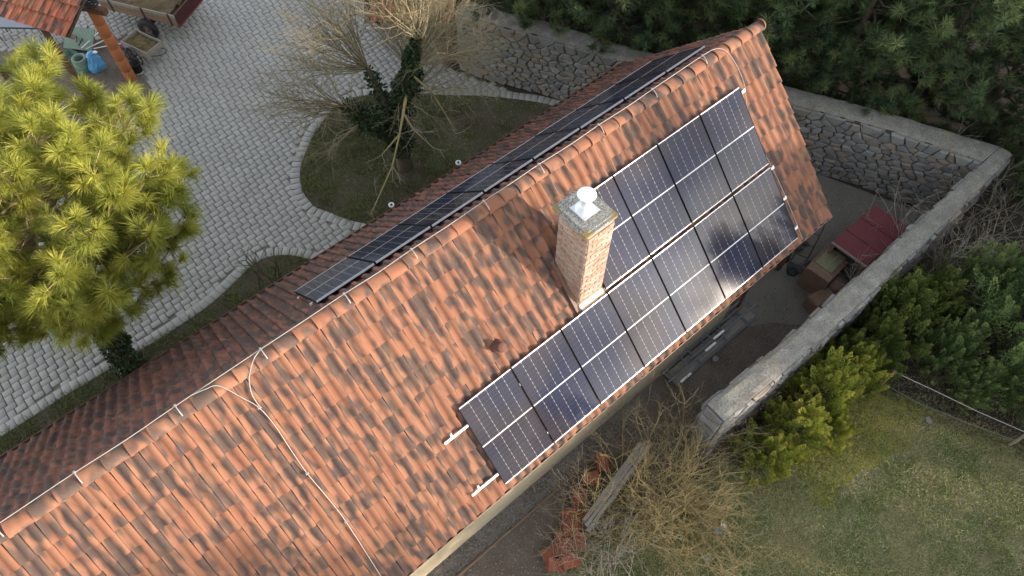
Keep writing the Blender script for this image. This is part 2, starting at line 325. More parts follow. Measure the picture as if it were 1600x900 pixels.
def glass_mat():
    """solar cells: 6 columns, 18 half cells; PW x PH metres in UV"""
    t = NT('solar_cells'); uv = t.n('UVMap').outputs[0]; sx = t.n('SeparateXYZ'); t.L.new(uv, sx.inputs[0]); U, V = sx.outputs[0], sx.outputs[1]
    def line(coord, pitch, w, off=0.0):      # 1 inside a line of half width w at multiples of pitch
        q = t.math('ADD', t.math('DIVIDE', coord, pitch), 0.5+off); q = t.math('SUBTRACT', q, t.math('FLOOR', q)); q = t.math('ABSOLUTE', t.math('SUBTRACT', q, 0.5))
        return t.math('LESS_THAN', q, w/pitch)
    ph = 0.0905
    colw = t.math('ADD', 0.0010, t.math('MULTIPLY', t.math('LESS_THAN', t.math('ABSOLUTE', t.math('SUBTRACT', t.math('FRACT', t.math('ADD', t.math('DIVIDE', V, ph), 0.5)), 0.5)), 0.27), 0.0030))
    q = t.math('ADD', t.math('DIVIDE', U, 0.183), 0.5); q = t.math('ABSOLUTE', t.math('SUBTRACT', t.math('FRACT', q), 0.5))
    colline = t.math('LESS_THAN', q, t.math('DIVIDE', colw, 0.183))
    inner = t.math('LESS_THAN', t.math('ABSOLUTE', U), 0.53)
    colline = t.math('MULTIPLY', colline, inner)
    midl = t.math('LESS_THAN', t.math('ABSOLUTE', V), 0.0105)
    rowl = line(V, ph, 0.0012); bus = line(U, 0.0183, 0.0006)
    r = t.orand(); cell = t.mix(r, (0.008, 0.012, 0.034), (0.015, 0.017, 0.038)); cell = t.mix(t.math('MULTIPLY', t.ramp(t.noise(0.55, 3, 0.5, t.pos()), 0.45, 0.6), 0.7), cell, (0.026, 0.019, 0.022))  # blue and brownish cell tones imitate sky and cloud reflections in the colour
    cell = t.mix(t.math('MULTIPLY', rowl, 0.10), cell, (0.5, 0.5, 0.5)); cell = t.mix(t.math('MULTIPLY', bus, 0.05), cell, (0.5, 0.5, 0.5))
    lines = t.math('MAXIMUM', t.math('MULTIPLY', colline, 0.45), t.math('MULTIPLY', midl, 0.95))
    c = t.mix(lines, cell, (0.62, 0.61, 0.60))
    dust = t.noise(2.3, 5, 0.6, t.pos()); c = t.mix(t.math('MULTIPLY', dust, 0.05), c, (0.4, 0.36, 0.3))
    t.bump(t.noise(0.9, 2, 0.5, t.pos()), 0.04, 0.05)
    m = t.fin(c, 0.065, 0.175); t.b.inputs['IOR'].default_value = 1.5
    return m
M_CELLS = glass_mat()

# ------------------------------------------------------------------ setting: ground sheets
def sheet(name, poly, z, mat, kind='structure'):
    me = bpy.data.meshes.new(name); me.from_pydata([(x, y, z) for x, y in poly], [], [tuple(range(len(poly)))]); me.update(); me.materials.append(mat)
    o = link(name, me); tag(o, kind=kind); return o
sheet('ground', [(-300, -300), (300, -300), (300, 300), (-300, 300)], 0.0, M_GROUND)
ISL_IN = [(1.72, 4.75), (1.40, 5.2), (1.16, 5.7), (0.92, 6.2), (0.95, 6.75), (1.12, 7.2), (1.42, 7.62), (2.22, 8.3), (3.22, 8.83), (4.06, 8.75), (5.0, 8.1), (6.01, 7.14), (6.78, 6.45), (7.32, 5.84), (7.79, 5.27), (8.3, 4.4), (8.6, 3.3)]
STRIP_IN = [(-11, 5.28), (-7.6, 5.27), (-6.1, 5.30), (-4.79, 5.26), (-3.56, 5.25), (-2.55, 5.30), (-1.9, 5.45), (-1.2, 5.66), (-0.75, 5.62), (-0.35, 5.32), (-0.05, 4.9), (0.15, 4.4)]
def densify(P, step):
    out = []; 
    for (a, b) in zip(P[:-1], P[1:]):
        L = hypot(b[0]-a[0], b[1]-a[1]); n = max(1, int(L/0.03))
        out += [(a[0]+(b[0]-a[0])*i/n, a[1]+(b[1]-a[1])*i/n) for i in range(n)]
    out.append(P[-1]); P = np.array(out)
    for _ in range(25): P[1:-1] = (P[:-2]+2*P[1:-1]+P[2:])/4       # smooth
    d = np.r_[0, np.cumsum(np.hypot(*(P[1:]-P[:-1]).T))]
    s = np.arange(0, d[-1], step); return np.c_[np.interp(s, d, P[:, 0]), np.interp(s, d, P[:, 1])]
def offs(P, w):
    T = np.gradient(P, axis=0); T /= np.linalg.norm(T, axis=1)[:, None]; return P+w*np.c_[-T[:, 1], T[:, 0]], T
isl = densify(ISL_IN, 0.178); stp = densify(STRIP_IN, 0.178)
isl_c, isl_t = offs(isl, 0.128); isl_o, _ = offs(isl, 0.262)
stp_c, stp_t = offs(stp, 0.128); stp_o, _ = offs(stp, 0.262)
ISL_POLY = [tuple(p) for p in isl]+[(8.6, 2.85), (1.72, 2.85)]
ISL_OUT = [tuple(p) for p in isl_o]+[(9.0, 2.85), (1.4, 2.85)]
STP_POLY = [tuple(p) for p in stp]+[(0.15, 2.85), (-11, 2.85)]
STP_OUT = [tuple(p) for p in stp_o]+[(0.45, 2.85), (-11, 2.85)]
COURT = [(-14, 2.8), (9.0, 2.8), (8.5, 4.2), (7.6, 5.9), (7.0, 7.2), (6.7, 8.1), (9.5, 13), (6, 26), (-14, 26)]
DIRT = [(-3.5, 17.5), (0.12, 15.4), (-0.1, 14.4), (-0.30, 13.54), (-0.30, 12.6), (-0.50, 12.0), (-0.95, 11.6), (-1.3, 12.4), (-3, 12.6), (-6, 16)]
sheet('courtyard', COURT, 0.004, M_JOINT)
sheet('tree_island', ISL_POLY, 0.020, M_ISLAND)
sheet('grass_strip', STP_POLY, 0.022, M_ISLAND)
sheet('shed_yard', DIRT, 0.024, M_YARD)
sheet('soil_ring', [(3.48+0.48*cos(a)*(1+0.12*sin(3*a)), 5.70+0.42*sin(a)*(1+0.1*cos(5*a))) for a in np.linspace(0, 2*pi, 28)[:-1]], 0.026, M_RINGSOIL)
sheet('yard_path', [(-14, -4.9), (13.2, -4.9), (12.6, -3.8), (9.3, 2.8), (-14, 2.8)], 0.004, M_YARD)
sheet('concrete_apron', [(6.45, -3.2), (7.2, -3.6), (7.9, -4.3), (12.8, -4.3), (11.8, -1.7), (9.3, 2.7), (6.5, 2.7)], 0.008, M_CONC)
sheet('gravel_bed', [(-9, -3.24), (3.9, -3.30), (3.9, -2.7), (-9, -2.7)], 0.010, M_GRAVEL)
sheet('lawn', [(-14, -40), (9.0, -40), (9.2, -9.6), (7.8, -6.3), (5.5, -5.1), (2.6, -4.9), (0.8, -4.5), (-14, -4.3)], 0.008, M_LAWN)

# pavers ---------------------------------------------------------------
paving = link('paving', MB().box((-2, 22, 0.007), (2, 2, 0.004)).mesh('paving', M_JOINT)); tag(paving, kind='structure')
Wp, Lp, G, TH = 0.14, 0.28, 0.006, 0.030
def chamfer_box(lx, ly, h, c=0.006):
    x, y = lx/2, ly/2
    v = [(-x, -y, 0), (x, -y, 0), (x, y, 0), (-x, y, 0), (-x, -y, h-c), (x, -y, h-c), (x, y, h-c), (-x, y, h-c), (-x+c, -y+c, h), (x-c, -y+c, h), (x-c, y-c, h), (-x+c, y-c, h)]
    f = [(8, 9, 10, 11)]
    for a in (0, 4): f += [(a+i, a+(i+1) % 4, a+4+(i+1) % 4, a+4+i) for i in range(4)]
    return np.array(v), np.array(f)
PV, PF = chamfer_box(0.218, 0.147, TH)
BV, BF = chamfer_box(0.168, 0.25, TH+0.003)
ga, gb = np.meshgrid(np.arange(-160, 160), np.arange(-80, 60), indexing='ij'); ga = ga.ravel(); gb = gb.ravel()
cx_ = ga*0.165-gb*0.08; cy_ = -ga*0.165-gb*0.38
H = np.c_[cx_-0.04, cy_-0.187, np.zeros(len(cx_))]; Vv = np.c_[cx_, cy_, np.full(len(cx_), pi/2)]
P = np.r_[H, Vv]; P[:, 0] += -0.0; P[:, 1] += 2.6
ok = pip(P[:, :2], COURT) & ~pip(P[:, :2], ISL_OUT) & ~pip(P[:, :2], STP_OUT) & ~pip(P[:, :2], DIRT)
P = P[ok]
fr = np.array([inframe(x, y, 0, 60) for x, y, _ in P]); P = P[fr]
B = []
for c, t in ((isl_c, isl_t), (stp_c, stp_t)):
    for q, d in zip(c, t):
        if inframe(q[0], q[1], 0, 40): B.append((q[0], q[1], atan2(d[1], d[0])))
B = np.array(B)
ALL = [(x, y, r, 0) for x, y, r in P]+[(x, y, r, 1) for x, y, r in B]
ALL.sort(key=lambda q: (Vector((q[0], q[1], 0))-CAM).length + (0 if inframe(q[0], q[1], 0, 0) and q[1] > 4.9 else 100))
me_h = npmesh('paver', PV, PF, M_PAVER); me_b = npmesh('paver', BV, BF, M_PAVER)
sv, sf, sr = [], [], []; nb = 0
for i, (x, y, r, k) in enumerate(ALL):
    z = 0.006+random.uniform(-0.004, 0.004); rr = r+random.gauss(0, 0.02); tx, ty = random.gauss(0, 0.005), random.gauss(0, 0.005)
    M = Matrix.Translation((x+random.gauss(0, 0.0015), y+random.gauss(0, 0.0015), z)) @ Matrix.Rotation(rr, 4, 'Z') @ Matrix.Rotation(tx, 4, 'X') @ Matrix.Rotation(ty, 4, 'Y')
    if i < 295: link('paver', me_b if k else me_h, paving, M)
    else:
        A = np.array(M); V0, F0 = (BV, BF) if k else (PV, PF)
        sv.append(V0 @ A[:3, :3].T+A[:3, 3]); sf.append(F0+nb); nb += len(V0); sr.append(np.full(len(V0), random.random()))
o = link('paver_field', npmesh('paver_field', np.concatenate(sv), np.concatenate(sf), M_PAVER, np.concatenate(sr)), paving); tag(o, kind='stuff')

# ------------------------------------------------------------------ house
RZ, A45 = 5.4, radians(44.95); CA, SA = cos(A45), sin(A45)
house = thing('house', 'long low house with a steep terracotta tiled roof and brick chimney', 'house', (0, 0, 0))
X0, X1 = -9.0, 8.78
wb = MB(); wb.box(((X0+6.35)/2, -2.76, 1.22), (6.35-X0, 0.22, 2.44)); wb.box(((X0+6.35)/2, 2.70, 1.22), (6.35-X0, 0.22, 2.44)); wb.box((6.24, 0, 1.22), (0.22, 5.17, 2.44))
wb.add([(6.15, -2.58, 2.44), (6.15, 2.58, 2.44), (6.15, 0, 5.0), (6.33, -2.58, 2.44), (6.33, 2.58, 2.44), (6.33, 0, 5.0)], [(0, 1, 2), (3, 5, 4), (0, 2, 5, 3), (1, 4, 5, 2)])
wb.build('wall', M_CREAM, house)
roof = MB()
for s in (-1, 1):      # thin boarded deck below the tiles
    q = [(X0, 0, RZ-0.03), (X1-0.06, 0, RZ-0.03), (X1-0.06, s*4.34*CA, RZ-0.03-4.34*SA), (X0, s*4.34*CA, RZ-0.03-4.34*SA)]
    q2 = [(x, y, z-0.10) for x, y, z in q]
    roof.add(q+q2, [(0, 1, 2, 3), (7, 6, 5, 4), (0, 4, 5, 1), (1, 5, 6, 2), (2, 6, 7, 3), (3, 7, 4, 0)])
roof = roof.build('roof', M_DECK, house)
# roof tile: local x across, y up the slope, z normal; origin at lower left
TP, TR = 0.2112, 0.3530
prof = [(0.003, 0.018), (0.016, 0.010), (0.050, 0.004), (0.088, 0.006), (0.108, 0.020), (0.128, 0.040), (0.152, 0.052), (0.176, 0.059), (0.196, 0.053), (0.207, 0.042), (0.211, 0.032)]
def tile_arrays():
    V, F, UV = [], [], []
    n = len(prof); Lr = TR+0.05
    for y, dz, s, sz_ in ((0, 0.034, 1.0, 1.0), (Lr*0.5, 0.017, 0.985, 0.88), (Lr, 0.0, 0.95, 0.70)):
        for x, z in prof: V.append((0.109+(x-0.109)*s, y, z*sz_+dz)); UV.append((x, y))
    for j in range(2):
        for i in range(n-1): F.append((j*n+i, j*n+i+1, (j+1)*n+i+1, (j+1)*n+i))
    b = len(V)             # front lip and right-hand edge, own vertices for a crisp edge
    for x, z in prof: V.append((x, 0, z+0.034)); UV.append((x, 0))
    for x, z in prof: V.append((x, 0.008, z+0.034-0.009)); UV.append((x, 0))
    for i in range(n-1): F.append((b+n+i, b+n+i+1, b+i+1, b+i))
    V += [(0.211, 0, 0.066), (0.2059, Lr, 0.022), (0.211, 0.004, 0.050), (0.2059, Lr, 0.006)]; UV += [(0.22, 0)]*4
    F.append((len(V)-4, len(V)-2, len(V)-1, len(V)-3))
    return np.array(V), np.array(F), np.array(UV)
TV, TF, TUV = tile_arrays()
nsm = 20
def tile_mesh(mat):
    me = npmesh('roof_tile', TV, TF, mat, None, TUV)
    sm = np.zeros(len(TF), bool); sm[:nsm] = True; me.polygons.foreach_set('use_smooth', sm); return me
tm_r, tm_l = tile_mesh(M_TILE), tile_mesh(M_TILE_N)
CH = (2.42, 2.97, -1.73, -1.08)
TILES = []
ncol = int((X1-X0)/TP)
for side in (-1, 1):
    for k in range(12):
        v = 0.515+k*TR
        for c in range(ncol):
            if side < 0:
                x = X1-TP*(c+1)-0.012; O = Vector((x, -v*CA, RZ-v*SA)); ex = Vector((1, 0, 0)); ey = Vector((0, CA, SA))
            else:
                x = X1-TP*c-0.0; O = Vector((x, v*CA, RZ-v*SA)); ex = Vector((-1, 0, 0)); ey = Vector((0, -CA, SA))
            ez = ex.cross(ey)
            cx = x+TP*0.5*(-side); cy = -side*0
            cv = v-TR/2; cyw = side*cv*CA
            if side < 0 and CH[0]-0.06 < x+0.1 < CH[1]+0.05 and CH[2] < cyw < CH[3]: continue
            TILES.append((side, O, ex, ey, ez))
def tdist(t):
    c = t[1]+t[2]*0.1+t[3]*0.17
    hid = (t[0] < 0 and c.x > -0.4 and c.x < 7.5 and (c.y < -1.75 or (c.x > 3.05 and c.y < -0.65)) and c.y > -2.85)
    return (c-CAM).length+(0 if inframe(c.x, c.y, c.z, 0) else 50)+(40 if hid else 0)
TILES.sort(key=tdist)
stuff = {-1: ([], [], [], []), 1: ([], [], [], [])}
for i, (side, O, ex, ey, ez) in enumerate(TILES):
    a, b, g = random.gauss(0, 0.007), random.gauss(0, 0.007), random.gauss(0, 0.010)
    R = Matrix((ex, ey, ez)).transposed() @ Matrix.Rotation(a, 3, 'X') @ Matrix.Rotation(b, 3, 'Y') @ Matrix.Rotation(g, 3, 'Z')
    O2 = O+ez*random.gauss(0.004, 0.0045)+ey*random.gauss(0, 0.006)
    if i < 292:
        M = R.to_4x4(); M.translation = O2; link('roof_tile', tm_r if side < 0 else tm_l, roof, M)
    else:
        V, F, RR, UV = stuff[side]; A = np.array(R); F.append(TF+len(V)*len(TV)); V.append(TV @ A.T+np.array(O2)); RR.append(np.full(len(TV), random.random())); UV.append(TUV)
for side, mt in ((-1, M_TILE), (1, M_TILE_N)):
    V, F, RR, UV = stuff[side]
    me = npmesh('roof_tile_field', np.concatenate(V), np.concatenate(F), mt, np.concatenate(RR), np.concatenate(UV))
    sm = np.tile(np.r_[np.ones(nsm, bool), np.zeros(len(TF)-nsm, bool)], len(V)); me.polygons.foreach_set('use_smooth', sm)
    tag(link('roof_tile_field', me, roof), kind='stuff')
# ridge tiles
def ridge_mesh():
    m = MB(); n = 9; L = 0.40
    for (r0_, r1_, flip) in ((0.140, 0.124, 1), (0.123, 0.107, -1)):
        vs = []; uv = []
        for j, (x, r) in enumerate(((0, r0_), (0.045, r0_), (0.05, r0_-0.012), (L, r1_))):
            for i in range(n):
                t = radians(-12)+radians(204)*i/(n-1); vs.append((x, -r*cos(t)*1.0, r*sin(t)*0.66)); uv.append((x*0.7, i*0.05))
        fs = [(j*n+i, j*n+i+1, (j+1)*n+i+1, (j+1)*n+i)[::-flip] for j in range(3) for i in range(n-1)]
        m.add(vs, fs, 0, uv, smooth=True)
    a = len(m.v)//2
    m.f += [(i, i+1, a+i+1, a+i)[::-1] for i in range(n-1)]; m.sm += [False]*(n-1)
    return m.mesh('ridge_tile', M_TILE)
rm = ridge_mesh(); x = X1-0.40+0.06; i = 0
while x > X0:
    M = Matrix.Translation((x, random.gauss(0, 0.004), RZ-0.005+random.gauss(0, 0.003))) @ Matrix.Rotation(random.gauss(0, 0.012), 4, 'Z') @ Matrix.Rotation(0.045, 4, 'Y')
    link('ridge_tile', rm, roof, M); x -= 0.335
m = MB(); m.lathe((X1+0.075, 0, RZ+0.0), [(0.0, 0.0), (0.10, 0.0), (0.125, -0.02), (0.125, -0.05)], 14, Matrix.Rotation(pi/2, 3, 'Y'))
m.build('ridge_end_cap', M_TILE, roof)
# gutters: open half-round with a rolled rim
def gutter(side):
    m = MB(); n = 9; r = 0.048 if side < 0 else 0.055; yc, zc = side*(3.108 if side < 0 else 3.165), RZ-3.11-(0.03 if side < 0 else -0.015); vs = []
    for x in (X0, X1+0.05):
        for rr in (r, r-0.005):
            for i in range(n):
                t = pi+pi*i/(n-1); vs.append((x, yc+rr*cos(t), zc+rr*sin(t)))
    fs = [(i, i+1, 2*n+i+1, 2*n+i) for i in range(n-1)]+[(n+i, 3*n+i, 3*n+i+1, n+i+1) for i in range(n-1)]
    m.add(vs, fs, smooth=True)
    m.add([(X1+0.05, yc+r*cos(pi+pi*i/8), zc+r*sin(pi+pi*i/8)) for i in range(9)], [tuple(range(9))])
    g = m.build('gutter', M_GUTTER, house)
    e = MB(); e.tube([(X0, yc+side*r, zc+0.004), (X1+0.055, yc+side*r, zc+0.004)], 0.009, 6); e.build('gutter_rim', M_RIM if side < 0 else M_GUTTER, g)
    f = MB(); f.box(((X0+X1)/2, side*3.03, RZ-3.15), (X1-X0, 0.025, 0.12)); f.build('fascia', M_BRACE, house)
gutter(-1); gutter(1)
m = MB(); m.tube([(6.9, -3.15, 2.22), (6.9, -3.13, 2.12), (6.9, -2.96, 1.9), (6.9, -2.86, 1.75), (6.9, -2.86, 0.05)], 0.04, 8); m.build('downpipe', M_GUTTER, house)
for yy in (-2.75, 2.75):
    MB().box((8.55, yy, 1.075), (0.14, 0.14, 2.15)).build('porch_post', M_BRACE, house); MB().box((7.56, yy, 2.24), (2.4, 0.14, 0.16)).build('porch_beam', M_BRACE, house)
m = MB(); d = Vector((7.45, -2.86, 2.15))-Vector((6.40, -2.80, 0.75)); m.tube([(6.42, -2.86, 0.75), (7.45, -2.90, 2.15)], 0.055, 4, smooth=False); m.build('timber_brace', M_BRACE, house)
# chimney
chim = MB(); chim.box((2.695, -1.405, 4.45), (0.545, 0.645, 2.72)); chim = chim.build('chimney', M_MORTAR, house)
bm = {}
def brick(l, cw=0.065):
    key = (round(l, 2), cw)
    if key not in bm:
        b = MB(); b.box((0, 0, 0), (l, 0.05, cw), bev=0.008); bm[key] = b.mesh('brick', M_BRICK)
    return bm[key]
z = 3.30; row = 0; BH = 0.0745
while z+BH < 5.80:
    for face in range(4):
        wl_ = 0.57 if face % 2 == 0 else 0.67
        cuts = [0.0, 0.10 if row % 2 else 0.215] ; 
        while cuts[-1]+0.235 < wl_-0.06: cuts.append(cuts[-1]+0.235)
        cuts.append(wl_)
        for a, b in zip(cuts[:-1], cuts[1:]):
            l = round(b-a-0.008, 2); c = (a+b)/2-wl_/2; jit = random.gauss(0, 0.003)
            if face == 0: M = Matrix.Translation((2.695+c, -1.727-jit, z+BH/2))
            elif face == 1: M = Matrix.Translation((2.423-jit, -1.405+c, z+BH/2)) @ Matrix.Rotation(pi/2, 4, 'Z')
            elif face == 2: M = Matrix.Translation((2.695+c, -1.083+jit, z+BH/2))
            else: M = Matrix.Translation((2.967+jit, -1.405+c, z+BH/2)) @ Matrix.Rotation(pi/2, 4, 'Z')
            vis = (face == 0 and z > 3.55) or (face == 1 and z > 3.5)
            if vis: link('brick', brick(l), chim, M @ Matrix.Rotation(random.gauss(0, 0.012), 4, 'X'))
            else:
                if 'hid' not in globals(): hid = MB()
                hid.box(M.translation, (l, 0.05, 0.065), M.to_3x3())
    z += BH; row += 1
tag(hid.build('rear_brickwork', M_BRICK, chim), kind='stuff')
m = MB(); m.box((0, 0, 0.03), (0.70, 0.80, 0.06), bev=0.02); m.box((0, 0, 0.072), (0.60, 0.70, 0.03), bev=0.04)
cap = m.build('cap_slab', M_SLAB, chim, Matrix.Translation((2.695, -1.345, 5.82)))
m = MB(); m.box((2.695, -1.335, 5.916), (0.34, 0.34, 0.012)); m.lathe((2.695, -1.335, 5.92), [(0.165, 0.0), (0.075, 0.06), (0.064, 0.065), (0.064, 0.30)], 20); m.build('flue_pipe', M_ZINC, chim)
m = MB(); m.lathe((2.695, -1.335, 6.27), [(0.0, 0.038), (0.08, 0.030), (0.150, 0.014), (0.154, 0.007), (0.150, 0.0), (0.0, 0.02)], 24)
for k in range(3): m.tube([(2.695+0.06*cos(k*2.1), -1.335+0.06*sin(k*2.1), 6.18), (2.695+0.09*cos(k*2.1), -1.335+0.09*sin(k*2.1), 6.31)], 0.008, 5)
m.build('cowl', M_STEEL, chim)
def smooth(P, n=5):
    P = [np.array(p, float) for p in P]; P = [2*P[0]-P[1]]+P+[2*P[-1]-P[-2]]; out = []
    for i in range(1, len(P)-2):
        for k in range(n):
            u = k/n; out.append(0.5*((2*P[i])+(P[i+1]-P[i-1])*u+(2*P[i-1]-5*P[i]+4*P[i+1]-P[i+2])*u*u+(3*P[i]-P[i-1]-3*P[i+1]+P[i+2])*u**3))
    return out+[P[-2]]
def onroof(x, v, lift, side=-1): return Vector((x, side*v*CA+side*lift*SA, RZ-v*SA+lift*CA))
m = MB()
q = [onroof(2.40, 2.40, 0.085), onroof(2.99, 2.40, 0.085), onroof(2.99, 2.67, 0.075), onroof(2.40, 2.67, 0.075)]
q = q+[p-Vector((0, -0.01, 0.02)) for p in q]; m.add(q, [(0, 3, 2, 1), (0, 1, 5, 4), (2, 3, 7, 6), (1, 2, 6, 5), (3, 0, 4, 7)])
m.build('front_flashing', M_COPPER, chim)
for xa, xb in ((2.30, 2.40), (2.99, 3.08)):
    m = MB()
    q = [onroof(xa, 1.42, 0.072), onroof(xb, 1.42, 0.072), onroof(xb, 2.62, 0.072), onroof(xa, 2.62, 0.072), onroof(xa, 1.42, 0.095), onroof(xa, 2.62, 0.095)]; m.add(q, [(0, 3, 2, 1), (0, 4, 5, 3)])
    m.build('side_flashing', M_LEADF, chim)
# clay vent
m = MB(); MV = Matrix.Rotation(radians(42), 3, 'X'); c = onroof(0.71, 2.09, 0.05)
m.lathe(c, [(0.125, -0.05), (0.12, 0.02), (0.092, 0.035), (0.092, 0.19), (0.082, 0.205), (0.0, 0.21)], 14, MV); m.build('roof_vent', M_VENT, house)
# floodlights on the shaded eave
for (x, lb) in ((3.55, 'round grey floodlight on the shaded eave, beside the tree island middle'), (1.68, 'round grey floodlight on the shaded eave, near the island tip')):
    t = thing('eave_lamp', lb, 'lamp', (x, 3.27, 2.30), 0, 'round lamps along the shaded eave')
    m = MB(); m.tube([(0, -0.07, -0.03), (0, 0.0, 0.0)], 0.014, 6); m.build('bracket', M_ALU, t)
    m = MB(); m.lathe((0, 0.04, 0.0), [(0.0, -0.05), (0.05, -0.05), (0.062, -0.02), (0.066, 0.02), (0.055, 0.024), (0.05, 0.012), (0.026, 0.010), (0.0, 0.012)], 16); m.build('lamp_head', M_ZINC, t)
    m = MB(); m.lathe((0, 0.04, 0.013), [(0.028, 0.0), (0.024, 0.012), (0.0, 0.014)], 12); m.build('lens', M_BLACK, t)

# ------------------------------------------------------------------ solar panels
PW, PH = 1.131, 1.687
frame_me = MB().box((0, 0, 0.0), (PW-0.0165, 0.014, 0.0355)).mesh('end_frame', M_FRAME); side_me = MB().box((0, 0, 0.0), (0.008, PH, 0.036)).mesh('side_frame', M_FRAME_B)
gm = MB(); x, y = PW/2-0.0082, PH/2-0.0162
gm.add([(-x, -y, 0.0135), (x, -y, 0.0135), (x, y, 0.0135), (-x, y, 0.0135)], [(0, 1, 2, 3)], 0, [(-x, -y), (x, -y), (x, y), (-x, y)])
gm.add([(-x, -y, 0.008), (x, -y, 0.008), (x, y, 0.008), (-x, y, 0.008)], [(3, 2, 1, 0)], 0, [(0.1, .05)]*4)
glass_me = gm.mesh('cell_sheet', M_CELLS)
ORD = ['first', 'second', 'third', 'fourth', 'fifth', 'sixth', 'seventh', 'eighth']
def panel(x, v, side, label, group):
    t = thing('solar_panel', label, 'solar panel', (0, 0, 0), 0, group)
    ex = Vector((1, 0, 0)) if side < 0 else Vector((-1, 0, 0)); ey = Vector((0, -side*CA, SA)); ez = ex.cross(ey)
    M = Matrix((ex, ey, ez)).transposed().to_4x4(); M.translation = onroof(x, v, 0.118+random.gauss(0, 0.0015), side)
    t.matrix_world = M @ Matrix.Rotation(random.gauss(0, 0.002), 4, 'X')
    [(link('end_frame', frame_me, t, Matrix.Translation((0, q*(PH/2-0.007), 0))), link('side_frame', side_me, t, Matrix.Translation((q*(PW/2-0.004), 0, 0)))) for q in (-1, 1)]; link('cell_sheet', glass_me, t)
for k in range(7):
    panel(-0.461+1.154*(k+0.5), 2.538+PH/2, -1, f'black solar panel in the lower row on the sunny roof, {ORD[k]} from the left', 'solar panels on the sunny slope')
for k in range(4):
    ex_ = ['half hidden by the chimney', 'second from the left', 'third from the left', 'last at the right end'][k]
    panel(-0.461+1.154*(k+3.5), 2.538-0.082-PH/2, -1, f'black solar panel in the upper row on the sunny roof, {ex_}', 'solar panels on the sunny slope')
for k in range(8):
    ex_ = 'nearest the camera' if k == 0 else ('at the far end' if k == 7 else f'{ORD[k]} from the near end')
    panel(-1.343+1.154*(k+0.5), 2.298-PH/2, 1, f'solar panel on the shaded slope, {ex_}', 'solar panels on the shaded slope')
rails = [(-0.95, 2.538+0.36, -1, 'upper'), (-1.03, 2.538+PH-0.24, -1, 'lower')]
for x, v, s, nm in rails:
    t = thing('mounting_rail', f'white aluminium rail end sticking out of the panel row, the {nm} one', 'rail', onroof(x, v, 0.098, s), 0, 'panel mounting rails')
    t.rotation_euler = (-s*0+A45, 0, 0)
    m = MB(); m.box((0.9, 0, 0), (1.8, 0.042, 0.036)); m.build('rail_bar', M_ALU, t)
    m = MB(); m.box((0.17, 0.045, -0.01), (0.035, 0.06, 0.03)); m.lathe((0.17, 0.055, 0.004), [(0.014, 0), (0.014, 0.02), (0, 0.02)], 8); m.build('roof_hook', M_ALU, t)
for v in (0.50+0.25, 2.2):
    pass
for q, (x, v, lb) in enumerate(((7.69, 0.90, 'topmost'), (7.67, 2.60, 'second from the top'), (7.68, 3.32, 'third from the top'), (7.68, 4.03, 'lowest'))):
    t = thing('end_clamp', f'small white rail end cap at the right panel edge, {lb}', 'clamp', onroof(x, v, 0.09), 0, 'white rail end caps')
    m = MB(); m.box((0, 0, 0), (0.09, 0.05, 0.045), Matrix.Rotation(A45, 3, 'X'), bev=0.008); m.build('cap_body', M_WHITE, t)
    m = MB(); m.box((0.03, 0, 0.03), (0.03, 0.04, 0.012), Matrix.Rotation(A45, 3, 'X')); m.build('bolt_plate', M_ALU, t)
for x, lb in ((-1.33, 'near'), (7.90, 'far')):
    for v in ((0.95, 1.95) if x < 0 else (0.95,)):
        t = thing('rail_stub', f'short rail stub at the {lb} end of the shaded panels, {"upper" if v < 1.5 else "lower"} one', 'rail', onroof(x, v, 0.062, 1), 0, 'rail stubs on the shaded slope')
        t.rotation_euler = (-A45, 0, 0); m = MB(); m.box((0.0, 0, 0), (0.12, 0.035, 0.036)); m.build('rail_bar', M_WHITE, t)

# ------------------------------------------------------------------ lightning conductor
lc = thing('lightning_conductor', 'thin pale wire along the ridge with clips and a branch down the tiles', 'wire', (0, 0, 0))
RW = [(-6.33, 5.535), (-5.27, 5.545), (-3.81, 5.54), (-2.45, 5.545), (-1.0, 5.54), (0.27, 5.535), (1.75, 5.54), (2.96, 5.55), (4.38, 5.54), (5.74, 5.54), (7.1, 5.55)]
pts = [(-9.0, 0.05, 5.53)]
for a, b in zip(RW[:-1], RW[1:]):
    pts += [(a[0], 0.05, a[1]), ((a[0]+b[0])/2, 0.05+random.uniform(-.01, .01), (a[1]+b[1])/2-0.012)]
pts += [(7.1, 0.05, 5.55), (7.45, 0.02, 5.545), (7.66, -0.10, 5.45), (7.78, -0.34, 5.20), (7.79, -0.65, 4.88), (7.66, -0.9, 4.62), (7.62, -1.20, 4.32), (7.62, -1.54, 3.99), (7.71, -2.1, 3.43), (7.75, -2.82, 2.71), (7.74, -3.12, 2.42)]
m = MB(); m.tube(smooth(pts, 3), 0.0062, 6); m.build('ridge_wire', M_WIRE, lc)
m = MB(); m.tube(smooth([(-3.55, 0.05, 5.535), (-3.36, 0.0, 5.545), (-3.20, -0.05, 5.50), (-3.04, -0.29, 5.24), (-2.94, -0.47, 5.06), (-2.91, -0.73, 4.80), (-2.93, -1.05, 4.48), (-2.94, -1.38, 4.15), (-2.91, -1.75, 3.78), (-2.90, -2.12, 3.41), (-2.96, -2.94, 2.60), (-2.98, -3.12, 2.42)]), 0.0062, 6); m.build('drop_wire', M_WIRE, lc)
m = MB(); m.tube(smooth([(-2.45, 0.05, 5.545), (-2.60, -0.02, 5.54), (-2.76, -0.11, 5.43), (-2.85, -0.2, 5.34), (-2.915, -0.33, 5.21), (-2.925, -0.47, 5.065)]), 0.0062, 6); m.build('loop_wire', M_WIRE, lc)
